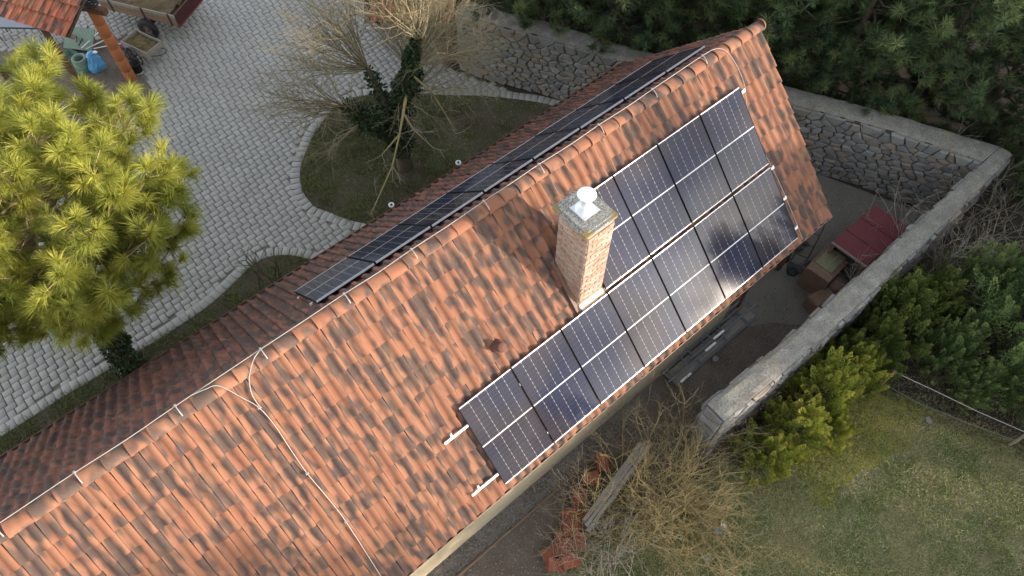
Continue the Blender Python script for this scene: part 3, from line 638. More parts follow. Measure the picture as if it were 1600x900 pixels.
cm = MB(); cm.tube([(0, 0, 0.015), (0.0, -0.05, 0.02), (0.0, -0.13, -0.035), (0.0, -0.155, -0.075)], 0.0085, 5); cm.box((0, 0, 0.012), (0.03, 0.025, 0.03)); cme = cm.mesh('wire_clip', M_WIRE)
for x, z in RW: link('wire_clip', cme, lc, Matrix.Translation((x, 0.05, z)))
tm = MB(); tm.box((0, 0, 0), (0.05, 0.03, 0.03)); tm.tube([(0, 0, 0), (0, 0.0, -0.05)], 0.01, 5); tme = tm.mesh('wire_clip', M_WIRE)
for p in ((-2.935, -0.47, 5.06), (-2.94, -1.38, 4.15), (-2.90, -2.12, 3.41), (7.62, -1.3, 4.22), (7.73, -2.4, 3.13)): link('wire_clip', tme, lc, Matrix.Translation(p))

# ------------------------------------------------------------------ rubble walls
def voronoi_stones(Lx, Hz, sx, sz, seed):
    r = random.Random(seed); sites = []
    ni, nj = int(Lx/sx), int(Hz/sz)
    for j in range(nj):
        for i in range(ni):
            sites.append(((i+0.5*(j % 2)+0.5+r.uniform(-.38, .38))*sx, (j+0.5+r.uniform(-.36, .36))*sz, r.random()))
    S_ = np.array(sites); out = []
    k = sx/sz
    for i, (a, b, _) in enumerate(sites):
        d = np.abs(S_[:, 0]-a)+np.abs(S_[:, 1]-b)*k; nb_ = np.argsort(d)[1:18]
        poly = [(max(0, a-sx*1.3), max(0, b-sz*1.3)), (min(Lx, a+sx*1.3), max(0, b-sz*1.3)), (min(Lx, a+sx*1.3), min(Hz, b+sz*1.3)), (max(0, a-sx*1.3), min(Hz, b+sz*1.3))]
        for q in nb_:
            c, d_ = S_[q, 0], S_[q, 1]; nx, nz = (c-a), (d_-b)*k*k; mx, mz = (a+c)/2, (b+d_)/2; new = []
            for u in range(len(poly)):
                p1, p2 = poly[u], poly[(u+1) % len(poly)]; s1 = (p1[0]-mx)*nx+(p1[1]-mz)*nz; s2 = (p2[0]-mx)*nx+(p2[1]-mz)*nz
                if s1 <= 0: new.append(p1)
                if s1*s2 < 0: t = s1/(s1-s2); new.append((p1[0]+(p2[0]-p1[0])*t, p1[1]+(p2[1]-p1[1])*t))
            poly = new
            if len(poly) < 3: break
        if len(poly) >= 3: out.append(poly)
    return out
def stone_geo(poly, r):
    P = np.array(poly); c = P.mean(0); d = P-c; L = np.linalg.norm(d, axis=1)[:, None]+1e-6
    g = 0.015; P1 = c+d*np.maximum(0.3, (L-g)/L); P2 = c+d*np.maximum(0.25, (L-g-0.03)/L)
    P1 += np.array([[r.gauss(0, .006), r.gauss(0, .006)] for _ in P]); h = r.uniform(0.025, 0.085); tl, tz = r.gauss(0, .06), r.gauss(0, .06); n = len(P)
    V = [(p[0], p[1], -0.03) for p in P1]+[(p[0], p[1], h*0.45) for p in P1]+[(p[0], p[1], h+(p[0]-c[0])*tl+(p[1]-c[1])*tz) for p in P2]
    F = [tuple(range(2*n, 3*n))]
    for a in (0, n): F += [(a+i, a+(i+1) % n, a+n+(i+1) % n, a+n+i) for i in range(n)]
    return V, F
def face_stones(wall, path, side, H0, H1, sx, sz, seed):
    P = np.array(path, float); d = np.r_[0, np.cumsum(np.hypot(*(P[1:]-P[:-1]).T))]; T = np.gradient(P, axis=0); T /= np.linalg.norm(T, axis=1)[:, None]; r = random.Random(seed); res = []
    for poly in voronoi_stones(d[-1], H1-H0, sx, sz, seed):
        V, F = stone_geo(poly, r); c = sum(v[0] for v in V)/len(V); t = np.array([np.interp(c, d, T[:, 0]), np.interp(c, d, T[:, 1])]); t /= np.linalg.norm(t); n = side*np.array([-t[1], t[0]]); o = np.array([np.interp(c, d, P[:, 0]), np.interp(c, d, P[:, 1])])
        W = [Vector((*(o+t*(v[0]-c)+n*v[2]), H0+v[1])) for v in V]
        if side > 0: F = [f[::-1] for f in F]
        res.append((W, F))
    return res
def emit_stones(wall, lst, budget):
    lst.sort(key=lambda q: (q[0][0]-CAM).length+(0 if inframe(*q[0][0], 0) else 60))
    rest = MB()
    for i, (W, F) in enumerate(lst):
        if i < budget:
            m = MB(); m.add(W, F, 0); o = m.build('stone', M_STONE, wall)
        else: rest.add(W, F, random.random())
    if rest.v: tag(rest.build('stone_field', M_STONE, wall), kind='stuff')
FW = [(6.95, 7.72), (7.55, 6.42), (8.05, 5.60), (9.10, 3.30), (11.15, -0.35), (12.30, -2.55), (13.05, -4.40)]
HT = 2.04
fwall = thing('stone_wall', 'long grey rubble stone wall behind the house, under the dark pines', 'wall', (10, 1, 0))
fwall.location = (0, 0, 0)
core = MB(); cop = MB(); lst = []
def quad_prism(m, a, b, c, d, z0, z1, rnd=0):   # plan quad a,b,c,d
    vs = [(p[0], p[1], z) for z in (z0, z1) for p in (a, b, c, d)]
    m.add(vs, [(3, 2, 1, 0), (4, 5, 6, 7), (0, 1, 5, 4), (1, 2, 6, 5), (2, 3, 7, 6), (3, 0, 4, 7)], rnd)
T_ = np.gradient(np.array(FW), axis=0); T_ /= np.linalg.norm(T_, axis=1)[:, None]
FO = [(p[0]-t[1]*0.55, p[1]+t[0]*0.55) for p, t in zip(FW, T_)]          # outer line (away from the yard)
FO[-1] = (13.75, -4.42)
def coping_strip(A, Bq, z, seed, name, parent, mat, hgt=0.07):
    """uneven cement top: A inner line, Bq outer line"""
    r = random.Random(seed); A = np.array(A); Bq = np.array(Bq)
    def res(P, n):
        d = np.r_[0, np.cumsum(np.hypot(*(P[1:]-P[:-1]).T))]; s = np.linspace(0, d[-1], n); return np.c_[np.interp(s, d, P[:, 0]), np.interp(s, d, P[:, 1])]
    L = np.hypot(*(A[1:]-A[:-1]).T).sum(); n = int(L/0.16); a, b = res(A, n), res(Bq, n); V = []; cols = 6
    for i in range(n):
        ja, jb = r.gauss(0, 0.016), r.gauss(0, 0.018)
        w_ = [-0.012-ja, -0.008-ja, 0.2, 0.5, 0.8, 1.005+jb, 1.01+jb]
        for k, u in enumerate(w_):
            p = a[i]+(b[i]-a[i])*u; zz = z-hgt if k in (0, 6) else z+[0, -0.012, 0.012, 0.018, 0.012, -0.012, 0][k]+r.gauss(0, 0.006)
            V.append((p[0], p[1], zz))
    m_ = 7; F = [(i*m_+k, (i+1)*m_+k, (i+1)*m_+k+1, i*m_+k+1)[::-1] for i in range(n-1) for k in range(m_-1)]
    mb = MB(); mb.add(V, F, 0, smooth=False); mb.add([V[k] for k in range(m_)], [tuple(range(m_))]); mb.add([V[-m_+k] for k in range(m_)], [tuple(range(m_))[::-1]])
    return mb.build(name, mat, parent)
for i in range(len(FW)-1):
    quad_prism(core, FW[i], FW[i+1], FO[i+1], FO[i], -0.02, HT-0.02)
lst += face_stones(fwall, FW, -1, 0.0, HT-0.05, 0.255, 0.155, 11)+face_stones(fwall, [FW[0], FO[0]], 1, 0.0, HT-0.05, 0.255, 0.155, 31)
core.build('wall_core', M_WALLCORE, fwall); emit_stones(fwall, lst, 295)
coping_strip(FW, FO, HT, 3, 'coping', fwall, M_COPING)
nwall = thing('stone_wall', 'grey cement capped wall between the yard and the conifer hedge', 'wall', (0, 0, 0))
NI = [(3.57, -4.29), (6.0, -4.40), (8.5, -4.44), (11, -4.44), (13.72, -4.425)]; NO = [(3.55, -4.72), (6.0, -4.82), (8.0, -4.84), (11, -4.82), (13.72, -4.74)]
core = MB(); lst = []
for i in range(4):
    quad_prism(core, NO[i], NO[i+1], NI[i+1], NI[i], -0.02, HT-0.03)
lst += face_stones(nwall, NO, -1, 0, HT-0.05, 0.28, 0.17, 51)+face_stones(nwall, NI, 1, 0, HT-0.05, 0.28, 0.17, 71)+face_stones(nwall, [NI[0], NO[0]], -1, 0, HT-0.05, 0.28, 0.17, 91)
core.build('wall_core', M_WALLCORE, nwall); emit_stones(nwall, lst, 295)
coping_strip(NO, NI, HT+0.015, 5, 'coping', nwall, M_COPING)

# ------------------------------------------------------------------ foliage builders (numpy)
def unit(a): return a/(np.linalg.norm(a, axis=-1, keepdims=True)+1e-9)
def tufts(P, D, L, k, w, spread, r, rnd_tuft=None, droop=0.0, axis=0.35):
    """needle tufts: k thin needles per tuft, each 2 triangles bent in the middle"""
    n = len(P); D = unit(D); L = np.broadcast_to(L, (n,))
    rd = unit(r.normal(size=(n, k, 3))); t = r.random((n, k, 1))
    nd = unit(D[:, None]*(1-spread*0.55)+rd*spread)
    base = P[:, None]-D[:, None]*L[:, None, None]*axis*t
    ln = L[:, None, None]*(0.75+0.4*r.random((n, k, 1)))
    mid = base+nd*ln*0.55; tip = base+nd*ln; tip[..., 2] -= droop*ln[..., 0]
    sd = unit(np.cross(nd, unit(r.normal(size=(n, k, 3)))))*w
    V = np.stack([base-sd, base+sd, mid+sd*0.8, mid-sd*0.8, tip], 2).reshape(-1, 3)
    b = np.arange(n*k)[:, None]*5
    F = np.concatenate([b+np.array([[0, 1, 2]]), b+np.array([[0, 2, 3]]), b+np.array([[3, 2, 4]])])
    rt_ = (r.random(n) if rnd_tuft is None else rnd_tuft)[:, None]; rr = np.clip(rt_*0.8+r.random((n, k))*0.2, 0, 0.999)
    return V, F, np.repeat(rr.ravel(), 5)
def leaves(P, D, s, r, rnd=None, flat=0.3):
    """small diamond leaves at P, long axis D"""
    n = len(P); D = unit(D); sd = unit(np.cross(D, unit(r.normal(size=(n, 3))))); s = np.broadcast_to(s, (n,))[:, None]
    V = np.stack([P, P+D*s*0.45+sd*s*flat, P+D*s, P+D*s*0.45-sd*s*flat], 1).reshape(-1, 3); b = np.arange(n)[:, None]*4
    F = b+np.array([[0, 1, 2, 3]]); return V, F, np.repeat(r.random(n) if rnd is None else rnd, 4)
def tubes_np(segs, n=4):
    """segs: list of (p0, p1, r0, r1)"""
    A = np.array([s[0] for s in segs]); B_ = np.array([s[1] for s in segs]); ra = np.array([s[2] for s in segs])[:, None]; rb = np.array([s[3] for s in segs])[:, None]
    d = unit(B_-A); h = np.where(np.abs(d[:, 2:3]) < 0.9, np.array([[0, 0, 1.0]]), np.array([[1.0, 0, 0]])); a = unit(np.cross(d, h)); b = np.cross(d, a)
    ring = []
    for P_, R_ in ((A, ra), (B_, rb)):
        for k in range(n):
            t = 2*pi*k/n; ring.append(P_+R_*(cos(t)*a+sin(t)*b))
    V = np.stack(ring, 1).reshape(-1, 3); m = np.arange(len(segs))[:, None]*2*n
    F = np.concatenate([m+np.array([[k, (k+1) % n, n+(k+1) % n, n+k]]) for k in range(n)]); return V, F
def grow(p, d, L, r, depth, segs, rr, up_=0.05, wob=0.25, split=3, ang=0.6, shrink=0.68, tips=None, nseg=4):
    """recursive bare branch"""
    p = np.array(p, float); d = np.array(d, float); d /= np.linalg.norm(d); step = L/nseg
    for i in range(nseg):
        q = p+d*step; r1 = r*(1-0.55/nseg*1.0)
        segs.append((p.copy(), q.copy(), r, r1)); p = q; r = r1
        d = d+rr.normal(size=3)*wob*0.5+np.array([0, 0, up_]); d /= np.linalg.norm(d)
        if depth > 0 and i >= 1:
            for _ in range(split if i == nseg-1 else max(1, split-2)):
                nd = d+rr.normal(size=3)*ang; nd /= np.linalg.norm(nd)
                grow(p, nd, L*shrink*rr.uniform(0.7, 1.1), max(r*0.62, 0.0038), depth-1, segs, rr, up_, wob, split, ang, shrink, tips, nseg)
    if depth == 0 and tips is not None: tips.append((p, d))
def mlink(name, V, F, mat, parent, rnd=None, smooth=False): return link(name, npmesh(name, V, F, mat, rnd, None, smooth), parent)

# ---- left foreground pine with long needles
def long_needle_pine():
    r = np.random.default_rng(21); base = np.array([-4.70, 5.02, 0.0])
    t = thing('pine_tree', 'yellow-green long-needled pine with ivy clad trunk on the courtyard edge', 'tree', tuple(base))
    C = np.array([0.52, 1.05, 4.62]); Rr = np.array([2.80, 2.90, 1.95])
    trunk = [(0, 0, -0.05), (0.08, 0.06, 0.8), (0.22, 0.18, 1.7), (0.38, 0.42, 2.6), (0.5, 0.8, 3.8), (0.6, 1.1, 5.2), (0.62, 1.2, 6.2)]
    m = MB(); m.tube(trunk, [0.17, 0.15, 0.135, 0.12, 0.10, 0.06, 0.025], 10); m.build('trunk', M_BARK, t)
    P, D, segs = [], [], []
    tp = np.array(trunk)
    nb_ = 92
    for i in range(nb_):
        f = (i+0.5)/nb_; zc = 1-1.85*f; az = i*2.39996+r.normal()*0.2; rad = sqrt(max(0.0, 1-zc*zc)); 
        tip = C+Rr*np.array([cos(az)*rad, sin(az)*rad, zc])*r.uniform(0.70, 1.04)
        h = np.clip(tip[2]-0.9-0.35*np.hypot(tip[0]-.5, tip[1]-.9)*0.6, 2.2, 5.8); st = np.array([np.interp(h, tp[:, 2], tp[:, 0]), np.interp(h, tp[:, 2], tp[:, 1]), h])
        prev = st; n = 6; v = tip-st; pts_ = []
        for k in range(1, n+1):
            u = k/n; q = st+v*u+np.array([0, 0, -0.30*sin(pi*u)])+r.normal(size=3)*0.06
            segs.append((prev, q, 0.035*(1-0.75*(k-1)/n), 0.035*(1-0.75*k/n))); prev = q; pts_.append(q)
        dirn = unit(v*np.array([1, 1, 0.3]))
        for k in range(1, n):
            for _ in range(3 if k > 1 else 1):
                d2 = unit(dirn*0.8+r.normal(size=3)*0.75+np.array([0, 0, 0.45])); q0 = pts_[k]; ln = r.uniform(0.3, 0.62)*(1.0 if k < n-1 else 0.8); q1 = q0+d2*ln
                segs.append((q0, q1, 0.010, 0.006)); P.append(q1); D.append(unit(d2+np.array([0, 0, 0.55])))
                if r.random() < 0.35:
                    d3 = unit(d2+r.normal(size=3)*0.7+np.array([0, 0, .3])); q2 = q0+d2*ln*0.55+d3*ln*0.6; segs.append((q0+d2*ln*0.55, q2, 0.007, 0.005)); P.append(q2); D.append(unit(d3+np.array([0, 0, 0.5])))
        P.append(tip); D.append(unit(dirn+np.array([0, 0, 0.5])))
    P, D = np.array(P), np.array(D)
    V, F = tubes_np(segs, 5); mlink('branches', V, F, M_PTWIG, t, None, True)
    V, F, R_ = tufts(P, D, 0.33*r.uniform(0.7, 1.2, len(P)), 120, 0.0048, 0.60, r, None, 0.12, 0.55); mlink('crown', V, F, M_PINE_Y, t, R_)
    n = 2600; u = r.random(n); zz = u*2.0; ang = r.random(n)*2*pi; cx = np.interp(zz, tp[:, 2], tp[:, 0]); cy = np.interp(zz, tp[:, 2], tp[:, 1]); rad = 0.17+0.05*np.sin(zz*9+ang*2)+r.random(n)*0.10
    Pn = np.c_[cx+rad*np.cos(ang), cy+rad*np.sin(ang), zz]; Dn = np.c_[np.cos(ang), np.sin(ang), -0.6+r.normal(size=n)*0.5]
    V, F, R_ = leaves(Pn, Dn, 0.075, r, None, 0.42); mlink('ivy', V, F, M_IVY, t, R_)
    return t
long_needle_pine()

# ---- dark pines behind the wall
def pine_meshes(seed, H=6.6, Rm=2.3):
    r = np.random.default_rng(seed); P, D, segs = [], [], []
    nb_ = 58
    for i in range(nb_):
        f = (i+0.5)/nb_; h = 0.9+(H-1.0)*f; az = i*2.39996+r.normal()*0.3; rad = Rm*(sin(pi*(0.18+0.80*f))**0.8)*r.uniform(0.65, 1.1)
        tip = np.array([cos(az)*rad, sin(az)*rad, h+0.25*rad]); st = np.array([0, 0, h]); prev = st; v = tip-st; n = 5
        for k in range(1, n+1):
            q = st+v*(k/n)+np.array([0, 0, -0.2*sin(pi*k/n)])+r.normal(size=3)*0.05; segs.append((prev, q, 0.04*(1-.8*(k-1)/n), 0.04*(1-.8*k/n))); prev = q
            for _ in range(3 if k > 1 else 1):
                d2 = unit(unit(v)*0.7+r.normal(size=3)*0.8+np.array([0, 0, 0.5])); q1 = q+d2*r.uniform(0.15, 0.5); P.append(q1); D.append(unit(d2+np.array([0, 0, 0.7]))); segs.append((q, q1, 0.009, 0.005))
    P.append(np.array([0, 0, H])); D.append(np.array([0, 0, 1.0])); P, D = np.array(P), np.array(D)
    V, F = tubes_np(segs, 3); b = npmesh('branches', V, F, M_BARK)
    V, F, R_ = tufts(P, D, 0.23*r.uniform(0.8, 1.3, len(P)), 64, 0.0075, 0.72, r, None, 0.0, 0.9); c = npmesh('crown', V, F, M_PINE_D, R_)
    m = MB(); m.tube([(0, 0, -0.05), (0.05, 0, H*0.3), (0, 0.05, H*0.7), (0, 0, H)], [0.16, 0.13, 0.07, 0.02], 8)
    return m.mesh('trunk', M_BARK), b, c
PM = [pine_meshes(101), pine_meshes(102, 6.2, 2.5), pine_meshes(103, 7.0, 2.1)]
def put_pine(x, y, sc, rz, label, group, k):
    t = thing('pine_tree', label, 'tree', (x, y, 0), rz, group); t.scale = sc if hasattr(sc, '__len__') else (sc,)*3
    for nm, me in zip(('trunk', 'branches', 'crown'), PM[k % 3]): link(nm, me, t)
BP = [(8.3, 8.6, 0.95, 'behind the left end of the rubble wall'), (9.4, 6.6, 0.92, 'second along the rubble wall from its open end'), (10.1, 4.7, 0.86, 'behind the wall above the shaded panels'), (11.3, 3.3, 0.90, 'straight behind the far gable peak'), (12.2, 1.5, 0.88, 'just right of the far gable peak'), (13.2, -0.3, 0.90, 'leaning over the middle of the back wall'), (14.2, -2.0, 0.86, 'behind the back wall before its corner'),
      (11.0, 8.0, 1.05, 'in the second row behind the wall end'), (12.8, 5.6, 1.05, 'in the second row above the gable'), (14.3, 3.2, 1.05, 'in the second row right of the gable'), (15.6, 1.0, 1.0, 'in the second row at the upper right'), (16.6, -1.2, 1.02, 'at the upper right edge of the picture'), (15.5, -3.4, 0.72, 'beside the outer wall corner'), (13.6, 9.6, 1.1, 'at the top edge left of centre'), (16.2, 6.4, 1.1, 'at the top edge right of centre'), (18.2, 2.6, 1.1, 'at the very top right corner'), (18.8, -1.2, 1.1, 'farthest right at the frame edge'), (14.6, -5.4, 0.62, 'low, in the corner right of the wall corner'), (17.2, -5.6, 0.8, 'at the right frame edge below the others')]
for k, (x, y, s_, lb) in enumerate(BP): put_pine(x, y, s_, k*1.7, 'dark green pine '+lb, 'dark pines behind the stone wall', k)
# pines south of lawn: low row added for shade, tall ones mirrored in panels
SP = [(-2.5, -13.6, 0.59, 'far left of the added shade row'), (0.4, -13.2, 0.59, 'second from the left of the added shade row'), (3.2, -13.8, 0.59, 'third from the left of the added shade row'), (6.0, -13.3, 0.59, 'in the middle of the added shade row'), (8.9, -13.9, 0.59, 'right of the middle of the added shade row'), (11.6, -13.2, 0.59, 'second from the right of the added shade row'), (14.4, -12.6, 0.59, 'at the right end of the added shade row'),
      (17.3, -18.7, (0.95, 0.95, 1.24), 'tall and solitary, mirrored black in the lower right panels'), (18.4, -19.6, (0.8, 0.8, 1.15), 'added behind the tall solitary one to block glare'), (6.1, -19.5, (0.9, 0.9, 1.25), 'tall and thin, mirrored in the lower left panels'), (19.5, -9.5, 0.9, 'beyond the cypresses at the right'), (17.4, -12.4, 0.95, 'beyond the cypresses, nearest the row, added to shade court'), (19.6, -13.4, 1.0, 'beyond the cypresses, at the lawn corner, added to shade court'), (22.5, -15, 1.2, 'beyond the cypresses, behind the outer lawn corner'), (23, -6, 1.2, 'farthest to the right beyond the cypresses')]  # rear solitary pine added against panel glare; two by cypresses added for court shade
for k, (x, y, s_, lb) in enumerate(SP): put_pine(x, y, s_, k*2.1, 'dark pine across the lawn, '+lb, 'pines mirrored in the panels', k+1)

# ---- hedge conifers
def plume_shrub(seed, H, R, npl, nleaf, mat, leaf=0.05, conical=0.5, plume=0.34, fat=0.24):
    r = np.random.default_rng(seed); zz = r.random(npl)**0.8; az = r.random(npl)*2*pi
    prof_ = np.sin(np.pi*np.clip(0.12+0.88*zz, 0, 1))**0.6*(1-conical*zz)
    rad = R*prof_*np.sqrt(r.uniform(0.25, 1.0, npl))*(1+0.22*np.sin(az*3+seed)+0.15*np.sin(az*5+zz*9))
    P = np.c_[rad*np.cos(az), rad*np.sin(az), 0.12+zz*(H-plume*0.9)]; D = unit(np.c_[np.cos(az)*0.55*(1.1-zz), np.sin(az)*0.55*(1.1-zz), np.full(npl, 1.0)]+r.normal(size=(npl, 3))*0.22)
    s = r.random((npl, nleaf)); pl = plume*r.uniform(0.6, 1.35, (npl, 1)); rr = (1-s)**0.7*fat*pl; off = unit(r.normal(size=(npl, nleaf, 3)))
    Q = P[:, None]+D[:, None]*(s*pl)[..., None]+off*rr[..., None]; LD = D[:, None]*1.0+off*0.75
    rp = r.random(npl); rr2 = np.clip(rp[:, None]*0.42+s*0.5+r.random((npl, nleaf))*0.14-0.03, 0, .999)  # dark bases and pale tips: light growth plus lit tips and dark gaps in colour
    V, F, R_ = leaves(Q.reshape(-1, 3), LD.reshape(-1, 3), leaf, r, rr2.ravel(), 0.22)
    c = npmesh('crown', V, F, mat, R_); m = MB(); m.tube([(0, 0, -.05), (0.03, 0, H*0.45), (0, 0, H*0.8)], [0.07, 0.05, 0.015], 6)
    segs = []
    for i in range(0, npl, 3): segs.append((np.array([0, 0, max(0.1, P[i, 2]-0.35*rad[i]-.1)]), P[i], 0.012, 0.006))
    V, F = tubes_np(segs, 3); b = npmesh('branches', V, F, M_BARK)
    return m.mesh('trunk', M_BARK), b, c
def put(meshes, name, x, y, sc, rz, label, cat, group):
    t = thing(name, label, cat, (x, y, 0), rz, group); t.scale = sc if hasattr(sc, '__len__') else (sc,)*3
    for nm, me in zip(('trunk', 'branches', 'crown'), meshes): link(nm, me, t)
    return t
JM = [plume_shrub(201, 2.0, 0.80, 120, 210, M_JUNI, 0.05, 0.5, 0.46), plume_shrub(202, 1.7, 0.75, 110, 210, M_JUNI, 0.05, 0.5, 0.44), plume_shrub(203, 1.9, 0.9, 130, 210, M_JUNI_D, 0.05, 0.5, 0.46)]
JU = [(8.75, -5.45, 1.15, 2, 'dark green juniper by the capped wall, closest to the red shed roof'), (9.6, -5.75, 1.05, 2, 'dark green juniper behind the tall one at the wall'), (8.05, -5.5, 0.88, 2, 'dark green juniper right behind the wire fence post'), (7.35, -5.45, 0.80, 2, 'small dark juniper sprig overlapping the capped wall'), (7.1, -5.55, 0.92, 1, 'green-gold juniper in mid hedge beside the fence post'), (6.15, -5.50, 1.0, 0, 'golden-green juniper, third from the broken wall end'), (5.15, -5.65, 0.85, 0, 'golden-green juniper, second from the broken wall end'), (4.25, -5.62, 0.85, 1, 'yellowest juniper next to the broken end of the capped wall'), (5.85, -6.15, 0.62, 1, 'low golden juniper at the lawn side of the hedge')]
for k, (x, y, s_, v, lb) in enumerate(JU): put(JM[v], 'juniper', x, y, s_, k*2.3, lb, 'shrub', 'junipers along the capped wall')
CM = [plume_shrub(301, 4.2, 1.35, 210, 260, M_CYPR, 0.055, 0.72, 0.85, 0.17), plume_shrub(302, 3.4, 1.25, 190, 260, M_CYPR, 0.055, 0.7, 0.75, 0.17)]
CY = [(10.0, -7.45, 1.0, 0, 'blue-green cypress beyond the wire fence, the tallest one'), (9.9, -8.35, 0.85, 1, 'blue-green cypress above the second fence post'), (11.6, -7.3, 0.95, 1, 'blue-green cypress at the right edge of the picture'), (8.95, -7.55, 0.42, 1, 'small cypress sprig beyond the middle of the fence wire'), (9.1, -6.7, 0.55, 1, 'small blue-green cypress by the fence wire'), (12.6, -8.4, 1.1, 0, 'dark cypress behind the others at the right edge'), (11.2, -9.2, 1.05, 0, 'cypress at the right edge beside the lawn corner'), (10.6, -6.2, 0.75, 1, 'dark cypress between the wall hedge and the bare shrub')]
for k, (x, y, s_, v, lb) in enumerate(CY): put(CM[v], 'cypress', x, y, s_, k*1.9, lb, 'tree', 'cypresses right of the wall')

# ---- bare ivy-clad tree
def bare_tree():
    r = np.random.default_rng(5); base = np.array([3.48, 5.77, 0.0])
    t = thing('bare_tree', 'leafless tree with ivy clad trunk on the grass island', 'tree', tuple(base))
    main = [(0, 0, -0.05), (0.02, -0.02, 0.7), (0.08, -0.04, 1.6), (0.20, -0.10, 2.5), (0.45, -0.28, 3.4), (0.62, -0.45, 4.2)]
    left = [(0.02, 0.0, 1.0), (-0.25, 0.12, 1.5), (-0.60, 0.28, 2.0), (-0.95, 0.42, 2.5)]
    mid_ = [(0.1, 0.1, 1.7), (-0.05, 0.45, 2.4), (-0.1, 0.7, 3.0)]
    m = MB()
    for p, ra in ((main, [.22, .19, .17, .14, .11, .07]), (left, [.12, .11, .09, .07]), (mid_, [.1, .085, .06])): m.tube(p, ra, 9)
    m.build('trunk', M_BARK, t)
    segs = []; pale = []
    def fan(p, d, n, L, rad, depth, spread, up_):
        for _ in range(n):
            dd = unit(np.array(d)+r.normal(size=3)*spread); grow(p, dd, L*r.uniform(.8, 1.15), rad, depth, segs, r, up_, 0.22, 3, 0.5, 0.62)
    fan(left[-1], (-1.0, 0.35, 0.55), 16, 1.25, 0.022, 2, 0.35, 0.03)
    fan(left[-2], (-0.9, 0.0, 0.5), 7, 1.1, 0.02, 2, 0.45, 0.03)
    fan(mid_[-1], (-0.35, 0.7, 0.9), 20, 1.25, 0.024, 2, 0.4, 0.04)
    fan(main[-1], (0.1, -0.1, 1.0), 16, 1.15, 0.026, 2, 0.42, 0.04)
    fan(main[-2], (0.9, 0.25, 0.5), 24, 1.35, 0.022, 2, 0.4, 0.03)
    fan(main[-2], (0.2, 0.9, 0.7), 16, 1.3, 0.022, 2, 0.4, 0.03)
    fan(main[3], (1.0, -0.15, 0.25), 18, 1.45, 0.018, 2, 0.33, 0.02); fan(main[4], (1.0, -0.3, 0.35), 14, 1.4, 0.018, 2, 0.33, 0.02); fan(mid_[-1], (-0.8, 0.2, 0.6), 14, 1.4, 0.02, 2, 0.4, 0.03)
    fan(main[3], (-0.2, -0.9, 0.25), 3, 0.8, 0.014, 2, 0.4, -0.02)
    V, F = tubes_np(segs, 3); mlink('branches', V, F, M_TWIG, t)
    # pale lichen covered limbs hanging towards the roof
    def limb(P_, ra): 
        mm.tube(P_, ra, 6)
        for q in P_[1:]:
            for _ in range(2): grow(q, unit(r.normal(size=3)+np.array([-.2, -.6, -0.1])), 0.4, 0.008, 1, pale, r, 0.0, 0.25, 3, 0.6, 0.6)
    mm = MB()
    limb([(0.25, -0.3, 2.7), (-0.1, -0.62, 2.55), (-0.42, -0.85, 2.25), (-0.95, -0.8, 1.9)], [.045, .035, .026, .012])
    limb([(-0.1, -0.62, 2.55), (-0.05, -0.95, 2.2), (0.1, -1.2, 1.9)], [.026, .02, .008])
    limb([(-0.42, -0.85, 2.25), (-0.9, -1.1, 1.7), (-1.55, -1.25, 1.1), (-1.8, -1.3, 0.85)], [.026, .02, .014, .006])
    limb([(0.45, -0.3, 3.2), (0.75, -0.62, 2.7), (0.9, -0.85, 2.1), (1.0, -1.1, 1.5)], [.03, .024, .018, .006])
    mm.build('pale_limb', M_LIMB, t); V, F = tubes_np(pale, 3); tag(mlink('lichen_twigs', V, F, M_TWIG_G, t), kind='stuff')
    def ivy(path, ra, n, z0=0.0):
        path = np.array(path); d = np.r_[0, np.cumsum(np.linalg.norm(path[1:]-path[:-1], axis=1))]; s = r.random(n)*d[-1]
        c = np.c_[[np.interp(s, d, path[:, i]) for i in range(3)]].T; rad = np.interp(s, d, ra)*np.sqrt(r.random(n)*0.8+0.2)*(1+0.25*np.sin(s*7))
        o = unit(r.normal(size=(n, 3))); return c+o*rad[:, None], o+np.array([0, 0, -0.4])
    Q = [ivy(main, [0.17, 0.24, 0.31, 0.24, 0.17, 0.10], 6200), ivy(left, [0.26, 0.28, 0.32, 0.24], 2400), ivy(mid_, [0.2, 0.22, 0.1], 500), ivy([(0.45, -0.2, 2.6), (0.85, 0.0, 2.9)], [.2, .1], 300)]
    Pn = np.concatenate([q[0] for q in Q]); Dn = np.concatenate([q[1] for q in Q]); keep = Pn[:, 2] > 0.55
    V, F, R_ = leaves(Pn[keep], Dn[keep], 0.085, r, None, 0.42); mlink('ivy', V, F, M_IVY, t, R_)
    return t
bare_tree()
def bare_shrub(name, label, x, y, seed, n, L, rad, depth, spread, mat, up_=0.03, lean=(0, 0), group=None, basew=0.2, split=3, z0=0.0):
    r = np.random.default_rng(seed); t = thing(name, label, 'shrub', (x, y, 0), 0, group); s = []
    for _ in range(n):
        d = unit(np.array([lean[0], lean[1], 0.8])+r.normal(size=3)*spread); d[2] = abs(d[2])+0.1
        grow((r.normal()*basew, r.normal()*basew, z0), d, L*r.uniform(.7, 1.2), rad, depth, s, r, up_, 0.25, split, 0.55, 0.62)
    V, F = tubes_np(s, 3); tag(mlink('stems', V, F, mat, t), kind='stuff'); return t
bare_shrub('bare_shrub', 'large leafless ochre-twigged shrub behind the grey plank, on the lawn edge', 2.15, -5.15, 61, 60, 1.0, 0.021, 2, 0.75, M_TWIG_Y, 0.0, (0.1, -0.2), None, 0.35)
bare_shrub('bare_shrub', 'loose leafless yellowish shrub arching over the grey planks', 1.75, -4.6, 68, 34, 1.05, 0.016, 2, 0.65, M_TWIG_Y, 0.0, (-0.15, 0.35), None, 0.4)
